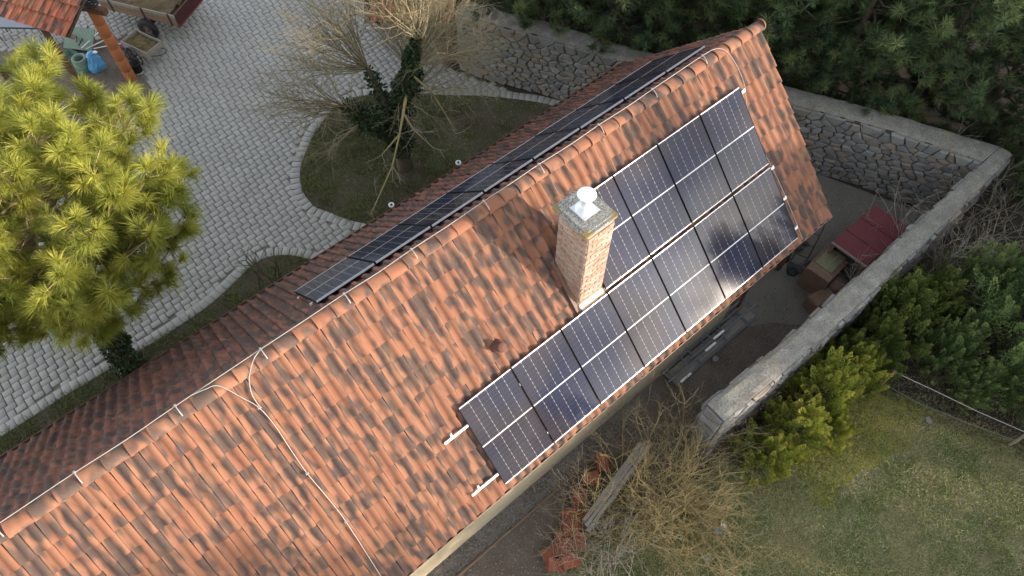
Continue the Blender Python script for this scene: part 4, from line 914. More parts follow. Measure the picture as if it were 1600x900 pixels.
bare_shrub('bare_shrub', 'leafless grey-twigged shrub beside the large ochre one', 2.9, -4.75, 62, 40, 1.15, 0.016, 2, 0.6, M_TWIG, 0.02, (0.2, 0.1), None, 0.3)
bare_shrub('bare_shrub', 'thin leafless shrub at the bottom edge below the terracotta blocks', 0.6, -5.0, 63, 26, 0.8, 0.014, 2, 0.6, M_TWIG_G, 0.02, (-0.3, 0.3), None, 0.35)
bare_shrub('bare_shrub', 'leafless grey shrub outside the wall corner at right', 10.6, -5.6, 64, 20, 1.5, 0.022, 2, 0.5, M_TWIG_G, 0.03, (0.1, 0.1), None, 0.5)
bare_shrub('bare_shrub', 'leafless brushwood at the right edge near the wall corner', 12.6, -5.7, 65, 24, 1.5, 0.02, 2, 0.55, M_TWIG_G, 0.03, (-0.1, 0.1), None, 0.6)
bare_shrub('bare_shrub', 'few bare whips leaning across the gravel path', 0.35, -4.05, 66, 6, 0.9, 0.011, 1, 0.5, M_TWIG_G, 0.0, (-0.3, 0.7), None, 0.3)
bare_shrub('climber_stem', 'twisted dark climber stems in the grass strip by the eave', -1.15, 4.75, 67, 5, 0.75, 0.03, 1, 0.45, M_BARK, 0.03, (0.1, 0.35), None, 0.25)

# ------------------------------------------------------------------ grass
def blades(name, poly, dens, h, w, mat, seed, mask=None, z=0.02, bbox=None):
    r = np.random.default_rng(seed); p = np.array(poly); lo, hi = (p.min(0), p.max(0)) if bbox is None else (np.array(bbox[:2]), np.array(bbox[2:]))
    n = int(np.prod(hi-lo)*dens); P = lo+r.random((n, 2))*(hi-lo); P = P[pip(P, poly)]
    if mask is not None: P = P[mask(P, r)]
    D_ = P-np.array([CAM.x, CAM.y])
    n = len(P); hh = h*r.uniform(0.5, 1.4, n)[:, None]; a = r.random(n)*2*pi; d = np.c_[np.cos(a), np.sin(a), np.zeros(n)]*w; ln = np.c_[r.normal(size=n)*1.2, r.normal(size=n)*1.2, np.ones(n)]
    B0 = np.c_[P, np.full(n, z-0.01)]; V = np.stack([B0-d, B0+d, B0+unit(ln)*hh], 1).reshape(-1, 3); F = np.arange(n*3).reshape(-1, 3)
    o = link(name, npmesh(name, V, F, mat, np.repeat(np.clip(r.random(n), 0, .999), 3))); tag(o, kind='stuff'); return o
def vnoise(P, sc, seed):
    r = np.random.default_rng(seed); g = r.random((64, 64)); q = P*sc; i = np.floor(q).astype(int); f = q-i; f = f*f*(3-2*f)
    def G_(a, b): return g[a % 64, b % 64]
    return (G_(i[:, 0], i[:, 1])*(1-f[:, 0])+G_(i[:, 0]+1, i[:, 1])*f[:, 0])*(1-f[:, 1])+(G_(i[:, 0], i[:, 1]+1)*(1-f[:, 0])+G_(i[:, 0]+1, i[:, 1]+1)*f[:, 0])*f[:, 1]
LAWN = [(-1.5, -13), (10.5, -13), (9.2, -9.6), (7.8, -6.3), (5.5, -5.1), (2.6, -4.9), (0.8, -4.5), (-1.5, -4.3)]
blades('lawn_grass', LAWN, 3400, 0.075, 0.010, M_GRASS, 71, lambda P, r: r.random(len(P)) < 0.35+0.9*vnoise(P, 1.1, 1))
blades('mossy_grass', LAWN, 2600, 0.065, 0.010, M_GRASS_Y, 72, lambda P, r: (np.hypot((P[:, 0]-6.4)/2.2, (P[:, 1]+6.7)/1.0)+0.8*(vnoise(P, 1.7, 3)-0.5) < 0.85) & (r.random(len(P)) < 0.9))
UNDER = [(7.4, -5.4), (10.5, -5.6), (12.5, -8.5), (11.5, -12), (9.0, -11.5), (8.75, -9.4), (7.6, -6.3)]
blades('rough_grass', UNDER, 1500, 0.13, 0.010, M_GRASS_R, 75, lambda P, r: r.random(len(P)) < 0.2+0.9*vnoise(P, 2.2, 44))
blades('lawn_tufts', LAWN, 900, 0.11, 0.011, M_GRASS_T, 76, lambda P, r: (vnoise(P, 2.6, 9)*0.6+vnoise(P, 0.7, 8)*0.6 > 0.72))
blades('island_tufts', [tuple(p) for p in offs(isl, 0.05)[0]]+[(8.6, 2.85), (1.72, 2.85)], 1500, 0.12, 0.011, M_GRASS_I, 77, lambda P, r: (vnoise(P, 3.1, 19)-0.05*(P[:, 0]-1) > 0.42))
blades('strip_tufts', [tuple(p) for p in offs(stp, 0.05)[0] if p[0] > -9.5]+[(0.15, 2.85), (-9, 3)], 1500, 0.12, 0.011, M_GRASS_I, 78, lambda P, r: (vnoise(P, 3.3, 29) > 0.42))
blades('island_grass', ISL_POLY, 3400, 0.06, 0.010, M_GRASS_I, 73, lambda P, r: r.random(len(P)) < np.clip(1.25-0.16*(P[:, 0]-1.0)-0.5*vnoise(P, 1.5, 5), 0.1, 1))
blades('strip_grass', [(x, y) for x, y in STP_POLY if x > -9.5]+[(-9, 3)], 3200, 0.055, 0.009, M_GRASS_I, 74, None)
# gravel stones along the house foot
def pebbles(name, poly, dens, s, mat, seed, mask=None):
    r = np.random.default_rng(seed); p = np.array(poly); lo, hi = p.min(0), p.max(0); n = int(np.prod(hi-lo)*dens); P = lo+r.random((n, 2))*(hi-lo); P = P[pip(P, poly)]
    if mask is not None: P = P[mask(P, r)]
    n = len(P); oct_ = np.array([(1, 0, 0), (0, 1, 0), (-1, 0, 0), (0, -1, 0), (0, 0, 0.8), (0, 0, -0.5)]); ss = s*r.uniform(0.5, 1.5, (n, 1, 1)); V = oct_[None]*ss*r.uniform(0.6, 1.3, (n, 6, 1))
    a = r.random(n)*2*pi; c, s_ = np.cos(a)[:, None], np.sin(a)[:, None]; V = np.stack([V[..., 0]*c-V[..., 1]*s_, V[..., 0]*s_+V[..., 1]*c, V[..., 2]], -1)+np.c_[P, np.full(n, 0.018)][:, None]
    Fo = np.array([(0, 1, 4), (1, 2, 4), (2, 3, 4), (3, 0, 4)]); F = (np.arange(n)[:, None, None]*6+Fo[None]).reshape(-1, 3)
    o = link(name, npmesh(name, V.reshape(-1, 3), F, mat, np.repeat(r.random(n), 6))); tag(o, kind='stuff')
pebbles('gravel', [(-3.5, -3.27), (3.9, -3.32), (3.9, -2.8), (-3.5, -2.8)], 1100, 0.016, M_PEBBLE, 81)
pebbles('yard_stones', [(-3, -4.9), (12.5, -4.3), (10, 2.0), (8.8, 2.0), (8.8, -3), (-3, -3.2)], 240, 0.014, M_PEBBLE, 82)
def litter_mat():
    t = NT('dead_leaf'); return t.fin(t.mix(t.attr(), (0.10, 0.06, 0.03), (0.32, 0.25, 0.15)), 0.9, 0.2)
M_LITTER = litter_mat()
pebbles('fallen_leaves', ISL_POLY, 55, 0.016, M_LITTER, 83); pebbles('fallen_leaves', [(x, y) for x, y in STP_POLY if x > -9.5]+[(-9, 3)], 40, 0.014, M_LITTER, 84)
pebbles('under_litter', UNDER, 160, 0.016, M_LITTER, 88)
pebbles('lawn_litter', LAWN, 22, 0.013, M_LITTER, 85); pebbles('lawn_stones', LAWN, 2.5, 0.014, M_PEBBLE, 86); pebbles('court_litter', [(-8, 5.6), (0, 6), (1, 12), (0, 16), (-8, 16)], 5, 0.012, M_LITTER, 87)
# kerb edging between gravel and soil
m = MB(); m.box((0.4, -3.29, 0.03), (7.0, 0.035, 0.06)); tag(m.build('edging_strip', M_WOODB), 'thin edging strip between gravel bed and bare soil', 'edging')

# ------------------------------------------------------------------ yard objects, right side
# red roofed shelter
t = thing('low_shelter', 'low wooden shelter with a dark red sheet roof against the capped wall', 'shelter', (10.03, -3.82, 0))
rf_ = MB().box((0, 0, 1.178), (1.64, 0.90, 0.02), Matrix.Rotation(radians(-3), 3, 'X')).build('roof', M_WOODB, t)
for k in range(3): MB().box((-0.553+k*0.553, 0, 1.196+0.003*(k % 2)), (0.558, 0.92, 0.012), Matrix.Rotation(radians(-3), 3, 'X') @ Matrix.Rotation(radians((-0.6, 0.4, -0.3)[k]), 3, 'Y')).build('roof_sheet', M_REDSHEET, rf_)
for k in range(2): MB().box((-0.277+k*0.553, 0, 1.212), (0.035, 0.92, 0.02), Matrix.Rotation(radians(-3), 3, 'X')).build('roof_batten', M_REDSHEET, rf_)
m = MB(); m.box((-0.835, 0, 1.185), (0.025, 0.94, 0.06), Matrix.Rotation(radians(-3), 3, 'X')); m.build('roof_edge', M_WOOD, t)
for x, y in ((-0.76, -0.40), (-0.76, 0.40), (0.76, -0.40), (0.76, 0.40)):
    m = MB(); m.box((x, y, 0.57), (0.07, 0.07, 1.14)); m.build('post', M_WOODB, t)
for k in range(7):
    m = MB(); m.box((0.0, 0.43, 0.10+k*0.155), (1.6, 0.02, 0.145)); m.build('plank', M_WOODB, t)
# olive cabinet
t = thing('old_cabinet', 'dark box with an olive board lid standing before the red-roofed shelter', 'box', (8.98, -3.60, 0), radians(4))
m = MB(); m.box((0, 0, 0.36), (0.86, 0.62, 0.72)); m.build('box_body', M_RUST, t)
m = MB(); m.box((0.14, 0.02, 0.745), (0.62, 0.44, 0.03)); m.build('lid', M_OLIVE, t)
m = MB(); m.box((-0.3, 0, 0.735), (0.24, 0.6, 0.02)); m.build('side_lid', M_WOODB, t)
t = thing('metal_drum', 'rusty curved metal lid leaning by the capped wall', 'drum', (8.98, -4.02, 0), radians(20))
m = MB(); m.lathe((0, 0, 0), [(0.0, 0.52), (0.21, 0.50), (0.24, 0.46), (0.24, 0.0)], 14); m.build('drum_body', M_RUST, t)
t = thing('rusty_tub', 'rusty rectangular tub beside the olive lidded box', 'tub', (8.42, -4.02, 0), radians(-12))
m = MB(); m.box((0, 0, 0.2), (0.62, 0.36, 0.4), bev=0.03); m.build('tub_body', M_RUST, t)
m = MB(); m.box((0, 0, 0.41), (0.56, 0.30, 0.02)); m.build('lid', M_WOODB, t)
for k in range(5):
    t_ = thing('scrap_bar', f'dark metal bar lying between box and shelter, {ORD[k]} from the yard', 'bar', (9.35, -3.5-0.1*k, 0.42+0.03*k), radians(35+7*k), 'scrap bars by the shelter')
    m = MB(); m.box((0, 0, 0), (0.8, 0.035, 0.035)); m.build('bar', M_IRON if k % 2 else M_WOOD, t_)
# hand truck
t = thing('hand_truck', 'black tubular hand truck with small rubber wheels on the concrete', 'hand truck', (9.0, -2.98, 0), radians(20))
m = MB()
for s in (-0.16, 0.16): m.tube([(-0.05, s, 0.12), (0.25, s, 0.55), (0.55, s, 0.95), (0.66, s*0.7, 1.08)], 0.016, 6)
for u in (0.2, 0.5, 0.8): m.tube([(-0.05+0.6*u, -0.16, 0.12+0.83*u), (-0.05+0.6*u, 0.16, 0.12+0.83*u)], 0.013, 6)
m.tube([(0.66, -0.11, 1.08), (0.68, 0, 1.11), (0.66, 0.11, 1.08)], 0.016, 6); m.build('truck_frame', M_IRON, t)
m = MB(); m.box((-0.14, 0, 0.05), (0.2, 0.36, 0.012)); m.build('toe_plate', M_IRON, t)
wm = MB(); wm.lathe((0, 0, 0), [(0.05, -0.03), (0.10, -0.035), (0.125, -0.02), (0.125, 0.02), (0.10, 0.035), (0.05, 0.03)], 16); wme = wm.mesh('wheel', M_BLACK)
for s in (-0.24, 0.24): link('wheel', wme, t, Matrix.Translation((0, s, 0.125)) @ Matrix.Rotation(pi/2, 4, 'X'))
t = thing('loose_wheel', 'small black tyre lying on the concrete beside the hand truck', 'wheel', (8.72, -3.05, 0.0))
m = MB(); m.lathe((0, 0, 0.05), [(0.06, -0.03), (0.10, -0.04), (0.135, -0.02), (0.135, 0.02), (0.10, 0.04), (0.06, 0.03), (0.06, -0.03)], 18); m.build('tyre', M_BLACK, t)
m = MB(); m.lathe((0, 0, 0.05), [(0.0, 0.012), (0.055, 0.012), (0.06, -0.01)], 12); m.build('rim', M_IRON, t)
for k, (dx, rz_, L) in enumerate(((0.0, 1.1, 1.1), (0.25, 0.95, 0.9))):
    t = thing('garden_tool', f'dark long handled tool leaning by the gable, {"left" if k == 0 else "right"} one', 'tool', (9.35+dx, -2.75, 0), rz_, 'tools by the gable')
    m = MB(); m.tube([(0, 0, 0.05), (L*0.55, 0, 0.8)], 0.015, 6); m.build('handle', M_WOODB, t)
    m = MB(); m.box((0.02, 0, 0.06), (0.2, 0.16, 0.02), Matrix.Rotation(0.5, 3, 'Y')); m.build('tool_head', M_IRON, t)
# tube frames lying along the wall foot
def tube_frame(x, y, z, L, W, label, rz_, sticker):
    t = thing('tube_frame', label, 'metal frame', (x, y, z), rz_, 'grey tube frames along the house wall')
    m = MB()
    for s in (-W/2, W/2): m.tube([(-L/2, s, 0), (L/2, s, 0)], 0.024, 8)
    m.build('side_tube', M_TUBE, t)
    for u in (-0.46, -0.18, 0.16, 0.44):
        m = MB(); m.tube([(u*L, -W/2, 0), (u*L, W/2, 0)], 0.018, 6); m.build('cross_tube', M_TUBE, t)
    m = MB(); m.box((sticker, -W/2, 0.024), (0.34, 0.05, 0.006)); m.build('white_sticker', M_WHITE, t)
tube_frame(5.15, -3.02, 0.30, 2.0, 0.32, 'grey-blue tube frame by the house wall, left one with low white sticker', radians(-1), 0.35)
tube_frame(6.0, -2.98, 0.42, 2.2, 0.30, 'grey-blue tube frame by the house wall, right one lying higher', radians(-1), -0.2)
tube_frame(5.6, -3.10, 0.12, 2.6, 0.42, 'grey-blue tube frame lowest in the stack by the house wall', 0, -1.0)
t = thing('timber_bearer', 'weathered plank bearer under the grey tube frames', 'timber', (5.7, -3.12, 0.0)); m = MB(); m.box((0, 0, 0.04), (2.7, 0.34, 0.08)); m.build('plank', M_WOOD, t)
t = thing('stone_block', 'single pale stone lying beside the tube frames', 'stone', (5.48, -3.42, 0.0), 0.4); m = MB(); m.box((0, 0, 0.05), (0.14, 0.12, 0.1), bev=0.03); m.build('block', M_STONE, t)
# weathered plank pile continuing the wall line
t = thing('plank_pile', 'narrow pile of silver-grey weathered planks in line with the capped wall', 'planks', (1.58, -4.08, 0.0), atan2(0.40, 2.05))
for k in range(3):
    m = MB(); rr = random.Random(k); L = 2.2-0.12*k
    vs = []; 
    for i in range(9):
        for s in (-1, 1):
            for zz in (0, 0.05): vs.append((-L/2+L*i/8, (k-1)*0.085+s*0.038+rr.gauss(0, .006), 0.62+0.02*k+zz+rr.gauss(0, .006)))
    fs = []
    for i in range(8):
        a = i*4; fs += [(a+1, a+5, a+7, a+3), (a, a+2, a+6, a+4), (a, a+4, a+5, a+1), (a+2, a+3, a+7, a+6)]
    fs += [(0, 1, 3, 2), (32, 34, 35, 33)]; m.add(vs, fs); m.build('plank', M_WOOD, t)
for x in (-0.85, -0.2, 0.5, 0.95):
    m = MB(); m.box((x, 0, 0.3), (0.22, 0.26, 0.6), bev=0.02); m.build('support_block', M_STONE, t)
# terracotta blocks
TB = [(0.62, -3.88), (0.42, -4.08), (0.18, -4.12), (0.05, -4.28), (-0.18, -4.18), (-0.30, -4.42), (0.95, -3.72), (1.35, -3.62), (-0.05, -4.55), (0.80, -4.12), (0.32, -4.38), (1.75, -3.55)]
for k, (x, y) in enumerate(TB):
    nm = ['at the plank pile end', 'just left of the plank end', 'in mid heap', 'below mid heap', 'at the left side of the heap', 'lowest left of the heap', 'under the plank pile', 'half under the planks', 'at the bottom of the heap', 'tucked behind the plank end', 'between the twigs in the heap', 'farthest up beside the planks'][k]
    t = thing('terracotta_block', 'red hollow clay block '+nm, 'clay block', (x, y, 0.0), random.uniform(-0.9, 0.9), 'red clay blocks along the plank pile')
    ti = Matrix.Rotation(random.uniform(-.35, .35), 3, 'X') @ Matrix.Rotation(random.uniform(-.4, .4), 3, 'Y'); h = random.uniform(0.18, 0.42)
    m = MB(); a, b, c = 0.17, 0.12, 0.11
    m.box((0, 0, h), (2*a, 2*b, 0.02), ti); 
    for (cx, cy, cz, d) in ((0, 0, -0.2, (2*a, 2*b, 0.02)), (a-.01, 0, -.1, (.02, 2*b, .18)), (-a+.01, 0, -.1, (.02, 2*b, .18)), (0, 0, -.1, (.015, 2*b, .18))):
        m.box(Vector((0, 0, h))+ti @ Vector((cx, cy, cz)), d, ti)
    m.build('block_shell', M_TERRA, t)
# wire fence
t = thing('wire_fence', 'sagging wire fence of leaning wooden posts between lawn and cypresses', 'fence', (0, 0, 0))
m = MB(); m.tube([(7.72, -6.22, 0), (7.70, -6.23, 0.88)], 0.035, 7); m.lathe((7.70, -6.23, 0.88), [(0.05, 0), (0.05, 0.03), (0, 0.035)], 8); m.build('post', M_WOODB, t)
m = MB(); m.tube([(8.75, -8.83, 0), (8.62, -8.80, 0.55), (8.58, -8.78, 0.9)], 0.035, 7); m.build('post', M_WOOD, t)
m = MB(); m.tube([(7.70, -6.25, 0.90), (7.98, -7.0, 0.87), (8.27, -7.9, 0.87), (8.58, -8.74, 0.89), (9.0, -10.2, 0.89)], 0.009, 5); m.build('top_wire', M_WIRE, t)
m = MB(); m.tube([(7.71, -6.25, 0.30), (7.95, -7.0, 0.22), (8.35, -7.9, 0.2), (8.70, -8.78, 0.3)], 0.006, 4); m.build('lower_string', M_GREENH2, t)
t = thing('litter', 'crumpled blue and white wrapper on the lawn beside the ochre shrub', 'litter', (2.66, -6.0, 0.05), 0.5)
for nm, mt, c, s in (('blue_piece', M_BLUE, (0, 0, 0), .07), ('white_piece', M_WHITE, (0.11, -0.06, 0), .06)):
    r_ = random.Random(nm); m = MB(); vs = [(c[0]+s*(i-1.5)*.6+r_.gauss(0, .01), c[1]+s*(j-1.5)*.6+r_.gauss(0, .01), 0.04+r_.gauss(0, .025)) for i in range(4) for j in range(4)]
    m.add(vs, [(i*4+j, i*4+4+j, i*4+5+j, i*4+1+j) for i in range(3) for j in range(3)]); m.build(nm, mt, t)
# flat stones outside by the lawn
for k, (x, y) in enumerate(((2.1, -6.2), (7.9, -7.4))):
    t = thing('field_stone', ['flat pale stone in the grass below the wrapper', 'small pale stone in the litter under the fence wire'][k], 'stone', (x, y, 0), k); m = MB(); m.box((0, 0, 0.03), (0.16, 0.12, 0.06), bev=0.03); m.build('stone_body', M_STONE, t)

# ------------------------------------------------------------------ upper left: shed, cart, trailer
shed = thing('tool_shed', 'open shed with a mossy red tiled roof at the upper left corner', 'shed', (0, 0, 0))
K = Vector((-1.53, 12.42, 2.80)); ue = Vector((-0.46, 0.888, 0)).normalized(); wv = Vector((0.888*0.91, 0.46*0.91, 0.42)).normalized(); nz = (-ue).cross(wv)
if nz.z < 0: nz = -nz
sroof = MB(); q = [K-ue*0.0, K+ue*4.2, K+ue*4.2+wv*1.9, K+wv*1.9]; q2 = [p-nz*0.08 for p in q]; q = [p-nz*0.01 for p in q]
sroof.add(q+q2, [(0, 1, 2, 3)[::-1], (7, 6, 5, 4)[::-1], (0, 4, 5, 1), (1, 5, 6, 2), (2, 6, 7, 3), (3, 7, 4, 0)]); sroof = sroof.build('roof', M_DECK, shed)
tm_o = tile_mesh(M_TILE_OLD)
for k in range(5):
    for c in range(16):
        O = K+ue*(c+1)*0.252*1.0+wv*(k*0.41-0.05)
        R = Matrix((-ue, wv, nz)).transposed() @ Matrix.Rotation(random.gauss(0, 0.01), 3, 'Z'); M = R.to_4x4() @ Matrix.Diagonal((1.19, 1.16, 1.1, 1)); M.translation = O+nz*random.gauss(0.005, 0.004)
        link('roof_tile', tm_o, sroof, M)
m = MB(); a = K+wv*0.06-nz*0.13; m.tube([a-ue*0.05, a+ue*4.0], 0.06, 4, smooth=False); m.build('eave_beam', M_WOODB, shed)
m = MB(); m.tube([(-1.85, 13.6, 0), (-1.85, 13.6, 2.75)], 0.11, 4, smooth=False); m.build('post', M_BRACE, shed)
m = MB(); m.tube([(-3.3, 15.9, 0), (-3.3, 15.9, 2.75)], 0.10, 4, smooth=False); m.build('post', M_BRACE, shed)
pil = thing('clay_pillar', 'round orange clay drum pillar beside the open shed', 'pillar', (-0.57, 13.56, 0))
for k in range(6):
    m = MB(); m.lathe((random.gauss(0, .006), random.gauss(0, .006), k*0.40), [(0.135, 0.0), (0.15, 0.015), (0.152, 0.37), (0.142, 0.392), (0.0, 0.392)], 18); m.build('clay_drum', M_PILLAR, pil)
bmx = thing('roof_beam', 'dark timber beam resting on the clay pillar with a bundle of cables', 'beam', (-0.57, 13.56, 2.42))
m = MB(); m.box((-0.2, 0.25, 0.08), (0.16, 1.6, 0.16), rotz(0.55)); m.build('beam', M_BRACE, bmx)
m = MB(); m.tube([(0.05+0.16*cos(t_*0.5), -0.05+0.14*sin(t_*0.5), 0.12+0.015*t_*0.4) for t_ in range(40)], 0.025, 5); m.build('cable_bundle', M_BLACK, bmx)
# green hose coils
t = thing('hose_coil', 'stacked green garden hose coils on the shed floor', 'hose', (-1.42, 14.84, 0))
for k in range(7):
    m = MB(); r_ = 0.20-0.004*k; m.tube([(r_*cos(2*pi*i/20), r_*sin(2*pi*i/20), 0.05+k*0.06) for i in range(21)], 0.045, 7, cap=False); m.build('coil', M_GREENH if k < 3 else M_GREENH2, t)
t = thing('plastic_sack', 'bright blue plastic sack with a white label beside the hose coils', 'sack', (-1.12, 14.55, 0), 0.5)
r_ = random.Random(3); m = MB(); vs = []; n = 14
pr = [(0.10, 0.0), (0.17, 0.06), (0.19, 0.2), (0.17, 0.36), (0.15, 0.46), (0.10, 0.56), (0.12, 0.62), (0.02, 0.64)]
for rr, z in pr:
    for k in range(n): q = rr*(1+r_.gauss(0, .12)); vs.append((q*cos(2*pi*k/n)*1.25, q*sin(2*pi*k/n)*0.8, z+r_.gauss(0, .015)))
m.add(vs, [(i*n+k, i*n+(k+1) % n, (i+1)*n+(k+1) % n, (i+1)*n+k) for i in range(len(pr)-1) for k in range(n)]); m.build('sack_body', M_BLUE, t)
m = MB(); m.lathe((0.13, -0.06, 0.58), [(0.0, 0.03), (0.06, 0.025), (0.07, 0.0)], 10, Matrix.Rotation(0.4, 3, 'Y')); m.build('white_label', M_WHITE, t)
t = thing('bucket', 'black plastic bucket at the foot of the clay pillar', 'bucket', (-0.28, 13.75, 0))
m = MB(); m.lathe((0, 0, 0), [(0.0, 0.0), (0.12, 0.0), (0.15, 0.32), (0.16, 0.32), (0.16, 0.335), (0.145, 0.335), (0.115, 0.02), (0.0, 0.02)], 16); m.build('bucket_body', M_BLACK, t)
m = MB(); m.tube([(0.15*cos(a_), 0.15*sin(a_)*0.3, 0.33+0.15*sin(a_)) for a_ in np.linspace(0, pi, 9)], 0.007, 5); m.build('handle', M_IRON, t)
t = thing('sheet_board', 'grey-green sheet board leaning over scrap under the shed', 'board', (-1.05, 15.75, 0), radians(-50))
m = MB(); m.box((0, 0, 0.35), (0.9, 0.65, 0.025), Matrix.Rotation(radians(32), 3, 'X')); m.build('board', M_GREENH2, t)
m = MB(); m.box((0, 0.05, 0.15), (0.7, 0.3, 0.3)); m.build('support_crate', M_WOODB, t)
t = thing('metal_bench', 'dark steel bench frame in the shade under the shed', 'bench', (-2.15, 17.3, 0), radians(-42))
m = MB()
for x in (-0.7, 0.7):
    for y in (-0.2, 0.2): m.tube([(x, y, 0), (x, y, 0.5)], 0.02, 6)
m.tube([(-0.7, -0.2, 0.5), (0.7, -0.2, 0.5)], 0.022, 6); m.tube([(-0.7, 0.2, 0.5), (0.7, 0.2, 0.5)], 0.022, 6); m.build('bench_frame', M_IRON, t)
m = MB(); m.box((0, 0, 0.53), (1.5, 0.42, 0.03)); m.build('seat', M_TUBE, t)
t = thing('green_tray', 'low green plastic tray beside the leaning board', 'tray', (-1.55, 15.6, 0), 0.5)
m = MB(); m.lathe((0, 0, 0), [(0.0, 0.01), (0.18, 0.01), (0.24, 0.14), (0.26, 0.14), (0.2, 0.0)], 4, rotz(pi/4)); m.build('tray_body', M_GREENH, t)
for k in range(5):
    t = thing('scrap_tube', f'pale metal tube lying in the scrap behind the clay pillar, {ORD[k]} from the pillar', 'tube', (-0.55-0.12*k, 15.0+0.25*k, 0.25+0.03*k), radians(-30+25*k), 'scrap tubes behind the pillar')
    m = MB(); m.tube([(-0.4, 0, 0), (0.4, 0, 0.06)], 0.018, 6); m.build('tube', M_ZINC if k < 3 else M_IRON, t)
# spoked wheel cart
def spoked_wheel(R=0.29, name='wheel', tyre=M_IRON, spokes=8):
    m = MB(); m.tube([(R*cos(2*pi*i/24), 0, R*sin(2*pi*i/24)) for i in range(25)], 0.018, 6, cap=False)
    for k in range(spokes): m.tube([(0, 0, 0), (R*cos(2*pi*k/spokes), 0, R*sin(2*pi*k/spokes))], 0.008, 4)
    m.lathe((0, 0, 0), [(0.0, -0.05), (0.035, -0.05), (0.035, 0.05), (0.0, 0.05)], 10, Matrix.Rotation(pi/2, 3, 'X')); return m.mesh(name, tyre)
cart = thing('garden_cart', 'old wooden hand cart full of compost with two iron spoked wheels', 'cart', (0.24, 14.12, 0), atan2(-0.94, 0.33))
L, Wd = 1.02, 0.58
m = MB(); m.box((0, 0, 0.36), (L, Wd, 0.03)); m.build('floor', M_WOOD, cart)
for y in (-Wd/2, Wd/2): m = MB(); m.box((0, y, 0.48), (L, 0.025, 0.24)); m.build('side_board', M_WOOD, cart)
for x in (-L/2+0.014, L/2-0.014): m = MB(); m.box((x, 0, 0.48), (0.025, Wd-0.03, 0.24)); m.build('end_board', M_WOOD, cart)
r_ = random.Random(9); m = MB(); nx, ny = 14, 9; vs = [(-L/2+0.03+(L-0.06)*i/(nx-1), -Wd/2+0.02+(Wd-0.04)*j/(ny-1), 0.50+r_.gauss(0, .02)+0.05*sin(pi*i/(nx-1))*sin(pi*j/(ny-1))) for i in range(nx) for j in range(ny)]
m.add(vs, [(i*ny+j, (i+1)*ny+j, (i+1)*ny+j+1, i*ny+j+1) for i in range(nx-1) for j in range(ny-1)]); m.build('compost_load', M_MANURE, cart)
sw = spoked_wheel()
for y in (-Wd/2-0.09, Wd/2+0.09): link('wheel', sw, cart, Matrix.Translation((-0.05, y, 0.30)))
m = MB(); m.tube([(-0.05, -0.40, 0.30), (-0.05, 0.40, 0.30)], 0.02, 6); m.build('axle', M_IRON, cart)
m = MB(); m.tube([(L/2, -0.2, 0.42), (L/2+0.35, -0.14, 0.55), (L/2+0.42, 0, 0.57), (L/2+0.35, 0.14, 0.55), (L/2, 0.2, 0.42)], 0.014, 6); m.build('handle', M_IRON, cart)
t = thing('spare_wheel', 'iron spoked wheel leaning on the clay pillar near the cart', 'wheel', (-0.28, 14.05, 0.30), radians(60)); link('wheel_body', spoked_wheel(0.28, 'wheel_body', M_BLACK, 6), t)
t = thing('pink_canister', 'small pink and silver canister behind the clay pillar', 'canister', (-0.15, 14.95, 0), 0.3)
m = MB(); m.lathe((0, 0, 0), [(0.0, 0.0), (0.07, 0.0), (0.07, 0.2), (0.03, 0.24), (0.03, 0.27), (0, 0.27)], 10); m.build('canister_body', simple('pink_plastic', (0.35, 0.12, 0.26)), t)
# trailer
tr = thing('trailer', 'small wooden farm trailer with straw load and red tail at the top edge', 'trailer', (0, 0, 0))
A0 = Vector((1.38, 14.05, 0)); dl = Vector((-0.52, 0.854, 0)).normalized(); de = Vector((dl.y, -dl.x, 0)); TL, TW = 2.6, 1.35
tr.location = A0+dl*TL/2+de*TW/2; tr.rotation_euler = (0, 0, atan2(dl.y, dl.x))
m = MB(); m.box((0, 0, 0.58), (TL, TW, 0.05)); m.build('bed', M_WOODB, tr)
for y in (-TW/2, TW/2):
    for k in range(3): m = MB(); m.box((0, y, 0.66+k*0.115), (TL, 0.03, 0.105)); m.build('side_plank', M_WOOD if k == 2 else M_WOODB, tr)
    for x in (-1.1, -0.2, 0.9): m = MB(); m.box((x, y*1.035, 0.76), (0.05, 0.02, 0.42)); m.build('stake', M_IRON, tr)
for x in (-TL/2, TL/2): m = MB(); m.box((x, 0, 0.77), (0.04, TW-0.04, 0.36)); m.build('tailboard', M_MAROON, tr)
r_ = random.Random(19); m = MB(); nx, ny = 18, 10; vs = [(-TL/2+0.35+(TL-0.4)*i/(nx-1), -TW/2+0.03+(TW-0.06)*j/(ny-1), 0.74+r_.gauss(0, .03)+0.10*sin(pi*i/(nx-1))*sin(pi*j/(ny-1))) for i in range(nx) for j in range(ny)]
m.add(vs, [(i*ny+j, (i+1)*ny+j, (i+1)*ny+j+1, i*ny+j+1) for i in range(nx-1) for j in range(ny-1)]); m.build('straw_load', M_STRAW, tr)
wm = MB(); wm.lathe((0, 0, 0), [(0.16, -0.07), (0.27, -0.09), (0.32, -0.05), (0.32, 0.05), (0.27, 0.09), (0.16, 0.07)], 22); wtm = wm.mesh('tyre', M_BLACK)
rm_ = MB(); rm_.lathe((0, 0, 0), [(0.0, 0.05), (0.05, 0.06), (0.06, 0.03), (0.15, 0.03), (0.165, 0.07)], 16); rm_.lathe((0, 0, 0), [(0.165, -0.07), (0.15, -0.03), (0.0, -0.04)], 16); rim = rm_.mesh('rim', M_RUST)
for y, s in ((-TW/2-0.14, 1), (TW/2+0.14, -1)):
    wh = link('wheel', wtm, tr, Matrix.Translation((-0.25, y, 0.32)) @ Matrix.Rotation(s*pi/2, 4, 'X')); wh.name = 'wheel'; link('rim', rim, wh)
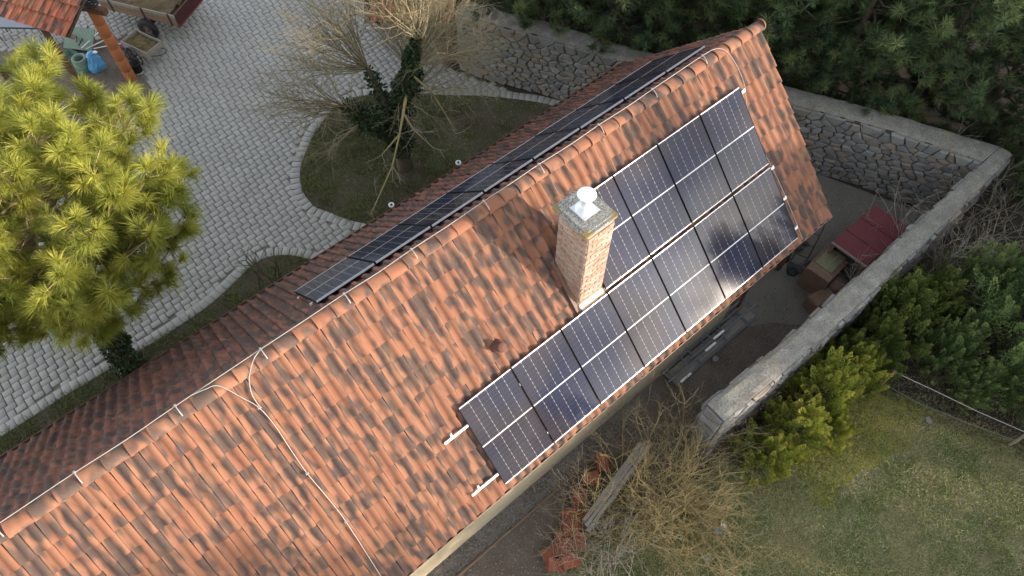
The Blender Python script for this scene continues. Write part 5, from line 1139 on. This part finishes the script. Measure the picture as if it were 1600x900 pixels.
m = MB(); m.tube([(-0.25, -TW/2-0.1, 0.32), (-0.25, TW/2+0.1, 0.32)], 0.035, 6); m.box((-0.25, 0, 0.45), (0.1, 1.1, 0.22)); m.build('axle', M_IRON, tr)
m = MB(); m.box((-TL/2-0.01, 0, 0.545), (0.05, TW+0.02, 0.06)); m.build('rear_bar', M_REDMET, tr)

# red tiled lean-to at the wall end
hut = thing('lean_to', 'small lean-to with red tiled roof behind the bare tree at the wall end', 'shed', (0, 0, 0))
K2 = Vector((7.05, 7.98, 1.55)); ue2 = Vector((-0.78, 0.62, 0)).normalized(); wv2 = Vector((0.62*0.9, 0.78*0.9, 0.44)).normalized(); nz2 = (-ue2).cross(wv2)
if nz2.z < 0: nz2 = -nz2
hr = MB(); q = [K2, K2+ue2*2.5, K2+ue2*2.5+wv2*2.1, K2+wv2*2.1]; q2 = [p-nz2*0.08 for p in q]; q = [p-nz2*0.01 for p in q]
hr.add(q+q2, [(0, 1, 2, 3)[::-1], (7, 6, 5, 4)[::-1], (0, 4, 5, 1), (1, 5, 6, 2), (2, 6, 7, 3), (3, 7, 4, 0)]); hr = hr.build('roof', M_DECK, hut)
tm_o2 = tile_mesh(M_TILE_OLD)
for k in range(6):
    for c in range(11):
        O = K2+ue2*(c+1)*TP+wv2*(k*TR-0.04); R = Matrix((-ue2, wv2, nz2)).transposed() @ Matrix.Rotation(random.gauss(0, 0.01), 3, 'Z'); M = R.to_4x4(); M.translation = O; link('roof_tile', tm_o2, hr, M)
for u in (0.1, 2.4):
    for v_ in ((0.15, 1.9) if u < 1 else (1.9,)):
        p = K2+ue2*u+wv2*v_; m = MB(); m.box((p.x, p.y, (p.z-0.1)/2), (0.12, 0.12, p.z-0.1)); m.build('post', M_BRACE, hut)
m = MB(); p0, p1 = K2+ue2*0.1+wv2*1.9, K2+ue2*2.4+wv2*1.9; c = (p0+p1)/2; m.box((c.x, c.y, 1.2), ((p1-p0).length, 0.1, 2.4), rotz(atan2(ue2.y, ue2.x))); m.build('back_wall', M_CREAM, hut)
for o in list(COL.objects):
    if o.type == 'MESH' and o.parent is None and 'kind' not in o and 'label' not in o: o['kind'] = 'structure'
